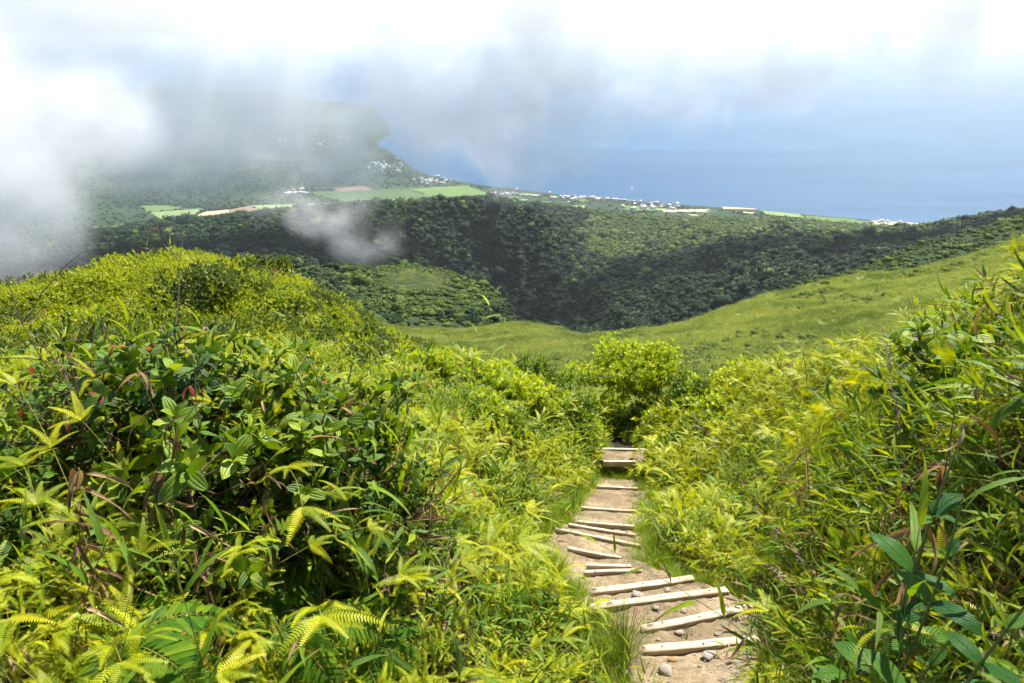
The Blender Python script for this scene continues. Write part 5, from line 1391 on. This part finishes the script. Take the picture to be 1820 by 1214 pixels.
# ---- coast
def coast_hit(px, py, r0=None):
    """where a sight line meets the coastal land"""
    j = np.interp(px, PX, np.arange(len(PX))); j0 = int(min(max(j, 0), len(PX) - 2)); f = j - j0
    colm = G[row_of[11]:, j0] * (1 - f) + G[row_of[11]:, j0 + 1] * f
    _, pys, _ = project(colm)
    i = np.argmax(pys <= py)
    if i == 0: return colm[0]
    t = (pys[i - 1] - py) / max(pys[i - 1] - pys[i], 1e-6)
    return colm[i - 1] * (1 - t) + colm[i] * t
def field_mat(name, a, b, sc, stripe=0.0):
    return mat_ground(name, [a, tuple((np.array(a) + b) / 2), b], sc, .2, .95, sc * 6)
FM = dict(tan=field_mat('tan_field', (.34, .25, .15), (.46, .36, .22), .01), brown=field_mat('brown_field', (.15, .10, .07), (.23, .16, .11), .01), light=field_mat('light_green_field', (.13, .19, .07), (.20, .26, .10), .01),
          green=field_mat('green_field', (.07, .13, .03), (.12, .18, .05), .01), dull=field_mat('dull_green_field', (.05, .09, .035), (.08, .12, .04), .01), pale=field_mat('pale_ground', (.24, .22, .14), (.36, .33, .24), .02))
FIELDS = [('tan', [(338, 388), (366, 377), (408, 373), (404, 386)]), ('brown', [(405, 386), (410, 373), (440, 367), (482, 378)]), ('light', [(442, 366), (590, 361), (600, 367), (486, 379)]),
    ('light', [(268, 378), (362, 371), (336, 388), (296, 398)]), ('green', [(250, 366), (300, 366), (330, 371), (262, 378)]), ('light', [(165, 404), (300, 397), (320, 400), (195, 411)]), ('brown', [(212, 400), (262, 397), (272, 399), (222, 404)]),
    ('dull', [(545, 342), (720, 336), (770, 350), (610, 359)]), ('brown', [(592, 335), (648, 331), (664, 338), (600, 342)]), ('green', [(725, 336), (830, 330), (872, 346), (775, 352)]), ('green', [(690, 354), (770, 351), (790, 355), (700, 359)]),
    ('light', [(945, 362), (985, 363), (990, 367), (950, 367)]), ('light', [(1016, 366), (1040, 365), (1038, 371), (1018, 372)]), ('pale', [(1175, 373), (1260, 372), (1262, 377), (1180, 378)]), ('tan', [(1282, 366), (1340, 368), (1344, 373), (1286, 372)]),
    ('green', [(1110, 366), (1170, 368), (1165, 376), (1115, 374)]), ('light', [(1350, 374), (1420, 381), (1430, 388), (1362, 382)]), ('pale', [(1545, 392), (1640, 397), (1650, 402), (1560, 401)]), ('green', [(1430, 384), (1520, 390), (1535, 398), (1440, 394)]),
    ('light', [(100, 428), (190, 418), (200, 424), (110, 436)])]
frg = np.random.default_rng(63)
for k in range(34):                          # small plots between the village and the far shore
    a = frg.uniform(880, 1650); b = np.interp(a, PX, cy_) + frg.uniform(5, 24); w_, h_, sk = frg.uniform(12, 34), frg.uniform(1.6, 4.2), frg.uniform(-6, 10)
    FIELDS.append((['green', 'light', 'pale', 'dull', 'tan', 'green'][int(frg.integers(6))], [(a, b), (a + w_, b + w_ * .06), (a + w_ + sk, b + h_ + w_ * .06), (a + sk, b + h_)]))
for fk, q in FIELDS:
    n_ = 14; V = []
    for a in np.linspace(0, 1, n_):
        for b in np.linspace(0, 1, n_):
            pxy = (np.array(q[0]) * (1 - b) + np.array(q[1]) * b) * (1 - a) + (np.array(q[3]) * (1 - b) + np.array(q[2]) * b) * a
            V.append(coast_hit(*pxy) + np.array([0, 0, 2.2]))
    tag(obj_np('field', np.array(V), grid_faces(n_, n_), [FM[fk]]), kind='structure')

T = terrain_sample(11, 17, 60000, 31, .6); tpx, tpy, td = project(T)
mk = (fbm(T[:, 0] / 260, T[:, 1] / 260, 51, 4) > np.where(tpx < 720, -.12, .0)) | (rg.random(len(T)) < .15)
infield = np.zeros(len(T), bool)
for fk, q in FIELDS:
    q = np.array(q, float); ins = np.ones(len(T), bool); sgn = None
    for i in range(4):
        a, b = q[i], q[(i + 1) % 4]; cr = (b[0] - a[0]) * (tpy - a[1]) - (b[1] - a[1]) * (tpx - a[0]); ins &= cr > 0
    infield |= ins
k = (tpx > -100) & (tpx < IW + 60) & (T[:, 2] > SEA_Z + 3) & mk & ~infield; T = T[k]; td = td[k]
sc_ = rg.uniform(.6, 1.3, len(T)) * 7.5
stuff_instances('coast_trees', T, np.stack([np.zeros(len(T)), np.zeros(len(T)), rg.uniform(0, 6.28, len(T))], -1), sc_, rg.integers(0, 3, len(T)), [lumpy('coast_tree', 760 + k, 2, M_crown2, .8) for k in range(3)], 'patchy green trees and hedges across the coastal lowland', 'trees')
# ---- houses far below: walls and a pitched roof, a pixel or two each
def plainmat(name, c, ro=.8):
    m, nt = nodes_of(name); N = NT(nt); co = N.n('ShaderNodeNewGeometry').outputs['Position']
    p = N.n('ShaderNodeBsdfPrincipled', inp={'Base Color': N.mix(N.mapr(N.noise(.3, 3, co), .3, .7, 0, .4), c4(c), c4(tuple(np.array(c) * .7))), 'Roughness': ro}); out(N, p.outputs[0]); return m
M_wall = plainmat('white_wall', (.80, .78, .74)); M_roof = plainmat('terracotta_roof', (.36, .13, .07)); M_roof2 = plainmat('pale_metal_roof', (.62, .62, .60)); M_wall2 = plainmat('cream_wall', (.62, .54, .42))
def house_mesh(wm, rm, L, Wd, H):
    e = 1.0
    V = [(-L / 2, -Wd / 2, -4), (L / 2, -Wd / 2, -4), (L / 2, Wd / 2, -4), (-L / 2, Wd / 2, -4), (-L / 2, -Wd / 2, H), (L / 2, -Wd / 2, H), (L / 2, Wd / 2, H), (-L / 2, Wd / 2, H),
         (-L / 2 - e, -Wd / 2 - e, H + .05), (L / 2 + e, -Wd / 2 - e, H + .05), (L / 2 + e, Wd / 2 + e, H + .05), (-L / 2 - e, Wd / 2 + e, H + .05), (-L / 2 + Wd * .3, 0, H + Wd * .3), (L / 2 - Wd * .3, 0, H + Wd * .3)]
    q = np.array([(0, 1, 5, 4), (1, 2, 6, 5), (2, 3, 7, 6), (3, 0, 4, 7), (8, 9, 13, 12), (10, 11, 12, 13), (8, 11, 10, 9)]); t = np.array([(9, 10, 13), (11, 8, 12)])
    return mesh_np('house', np.array(V, float), [q, t], [wm, rm], smooth=False, matidx=[0, 0, 0, 0, 1, 1, 1, 1, 1])
HM = [house_mesh(M_wall, M_roof, 14, 10, 5), house_mesh(M_wall, M_roof2, 18, 10, 6), house_mesh(M_wall2, M_roof, 12, 9, 5), house_mesh(M_wall, M_roof2, 30, 14, 7), house_mesh(M_wall2, M_roof2, 16, 12, 6)]
TOWNS = [  # picture centre, spread, count, label
    ((1060, 352), (95, 9), 80, 'tiny pale house in the seaside village nearest below the sailboat'), ((1160, 367), (45, 6), 40, 'tiny roof among trees where the coastal village thins out'), ((768, 322), (36, 7), 45, 'tiny white house by the shore beside the wide green fields'), ((690, 296), (42, 10), 36, 'tiny house in the shore town half veiled by cloud'),
    ((500, 212), (40, 8), 22, 'tiny pale building at the far headland under the cloud'), ((525, 345), (26, 8), 14, 'tiny white farm building at the edge of the inland fields'), ((1595, 394), (45, 5), 22, 'small pale shed on the bare ground at the far shore'), ((520, 250), (110, 12), 26, 'tiny white house scattered on the veiled far slopes'), ((905, 346), (40, 6), 20, 'tiny house beside the shore between the two villages')]
for (c_, s_, n_, lab), grp in zip(TOWNS, ['seaside village houses', 'roofs past the village', 'shore houses by the fields', 'veiled shore town houses', 'far headland buildings', 'inland farm buildings', 'far shore sheds', 'houses on the far slopes', 'houses between the villages']):
    for k in range(n_):
        px_, py_ = c_[0] + rg.normal() * s_[0] * .5, c_[1] + rg.normal() * s_[1] * .5
        lim = np.interp(px_, PX, cy_) + 2.5
        if px_ > 700: py_ = max(py_, lim)
        q = coast_hit(px_, py_)
        if q[2] < SEA_Z + .5: continue
        o = link(bpy.data.objects.new('house', HM[int(rg.integers(0, 5))])); o.location = tuple(q + np.array([0, 0, 2.5])); o.rotation_euler = (0, 0, rg.uniform(0, 3.14)); o.scale = (rg.uniform(.8, 1.5),) * 3
        tag(o, lab, 'house', grp)
# ---- sailing boat
m, nt = nodes_of('sailcloth'); N = NT(nt); p = N.n('ShaderNodeBsdfPrincipled', inp={'Base Color': (.85, .85, .83, 1), 'Roughness': .7}); t_ = N.n('ShaderNodeBsdfTranslucent', inp={'Color': (.85, .85, .83, 1)})
out(N, N.n('ShaderNodeMixShader', inp={0: .35, 1: p.outputs[0], 2: t_.outputs[0]}).outputs[0]); M_sail = m
M_hull = plainmat('white_hull', (.8, .8, .8), .3); M_mast = plainmat('grey_spar', (.4, .4, .42), .4)
bp = at(1123, 336, sea_depth(336)); boat = empty('sailboat', (bp[0], bp[1], SEA_Z), .5)
hl = []
for x_ in np.linspace(-1, 1, 15):
    w_ = 3.3 * (1 - max(0, x_) ** 2.2) * (1 - .25 * max(0, -x_) ** 3); 
    for (a, b) in ((-1, 1), (-.92, .3), (-.5, -.35), (0, -.55), (.5, -.35), (.92, .3), (1, 1)): hl.append((x_ * 11 + max(0, x_) * b * .8, a * max(w_, .08), b * 1.7 + .3 + .25 * abs(x_)))
hv = np.array(hl); deck = np.arange(15) * 7
obj_np('hull', hv, [grid_faces(15, 7)[:, ::-1], np.stack([deck[:-1], deck[:-1] + 6, deck[1:] + 6, deck[1:]], -1)], [M_hull], parent=boat)
obj_np('mast', *[(lambda q: q)(tube([(1, 0, 2), (1, 0, 33)], .22, M_mast, 6))[k_] for k_ in ('V', 'Q')], [M_mast], parent=boat)
obj_np('boom', *[tube([(1, 0, 4), (-8.5, 0, 4.2)], .18, M_mast, 6)[k_] for k_ in ('V', 'Q')], [M_mast], parent=boat)
def sail(nm, A, B, C, belly):
    n_ = 9; V = []; 
    for a in np.linspace(0, 1, n_):
        for b in np.linspace(0, 1, n_):
            q = (np.array(A) * (1 - b) + np.array(B) * b) * (1 - a) + np.array(C) * a; q[1] += belly * math.sin(math.pi * b) * (1 - a) * math.sin(math.pi * min(a + .25, 1)); V.append(q)
    obj_np(nm, np.array(V), grid_faces(n_, n_), [M_sail], parent=boat)
sail('mainsail', (.7, 0, 5), (-8.2, 0, 5), (.8, 0, 32), 1.6); sail('jib', (10.4, 0, 3), (2.4, 0, 4), (1.4, 0, 29), 1.4)
tag(boat, 'small white sailing boat alone on the blue sea', 'sailboat')
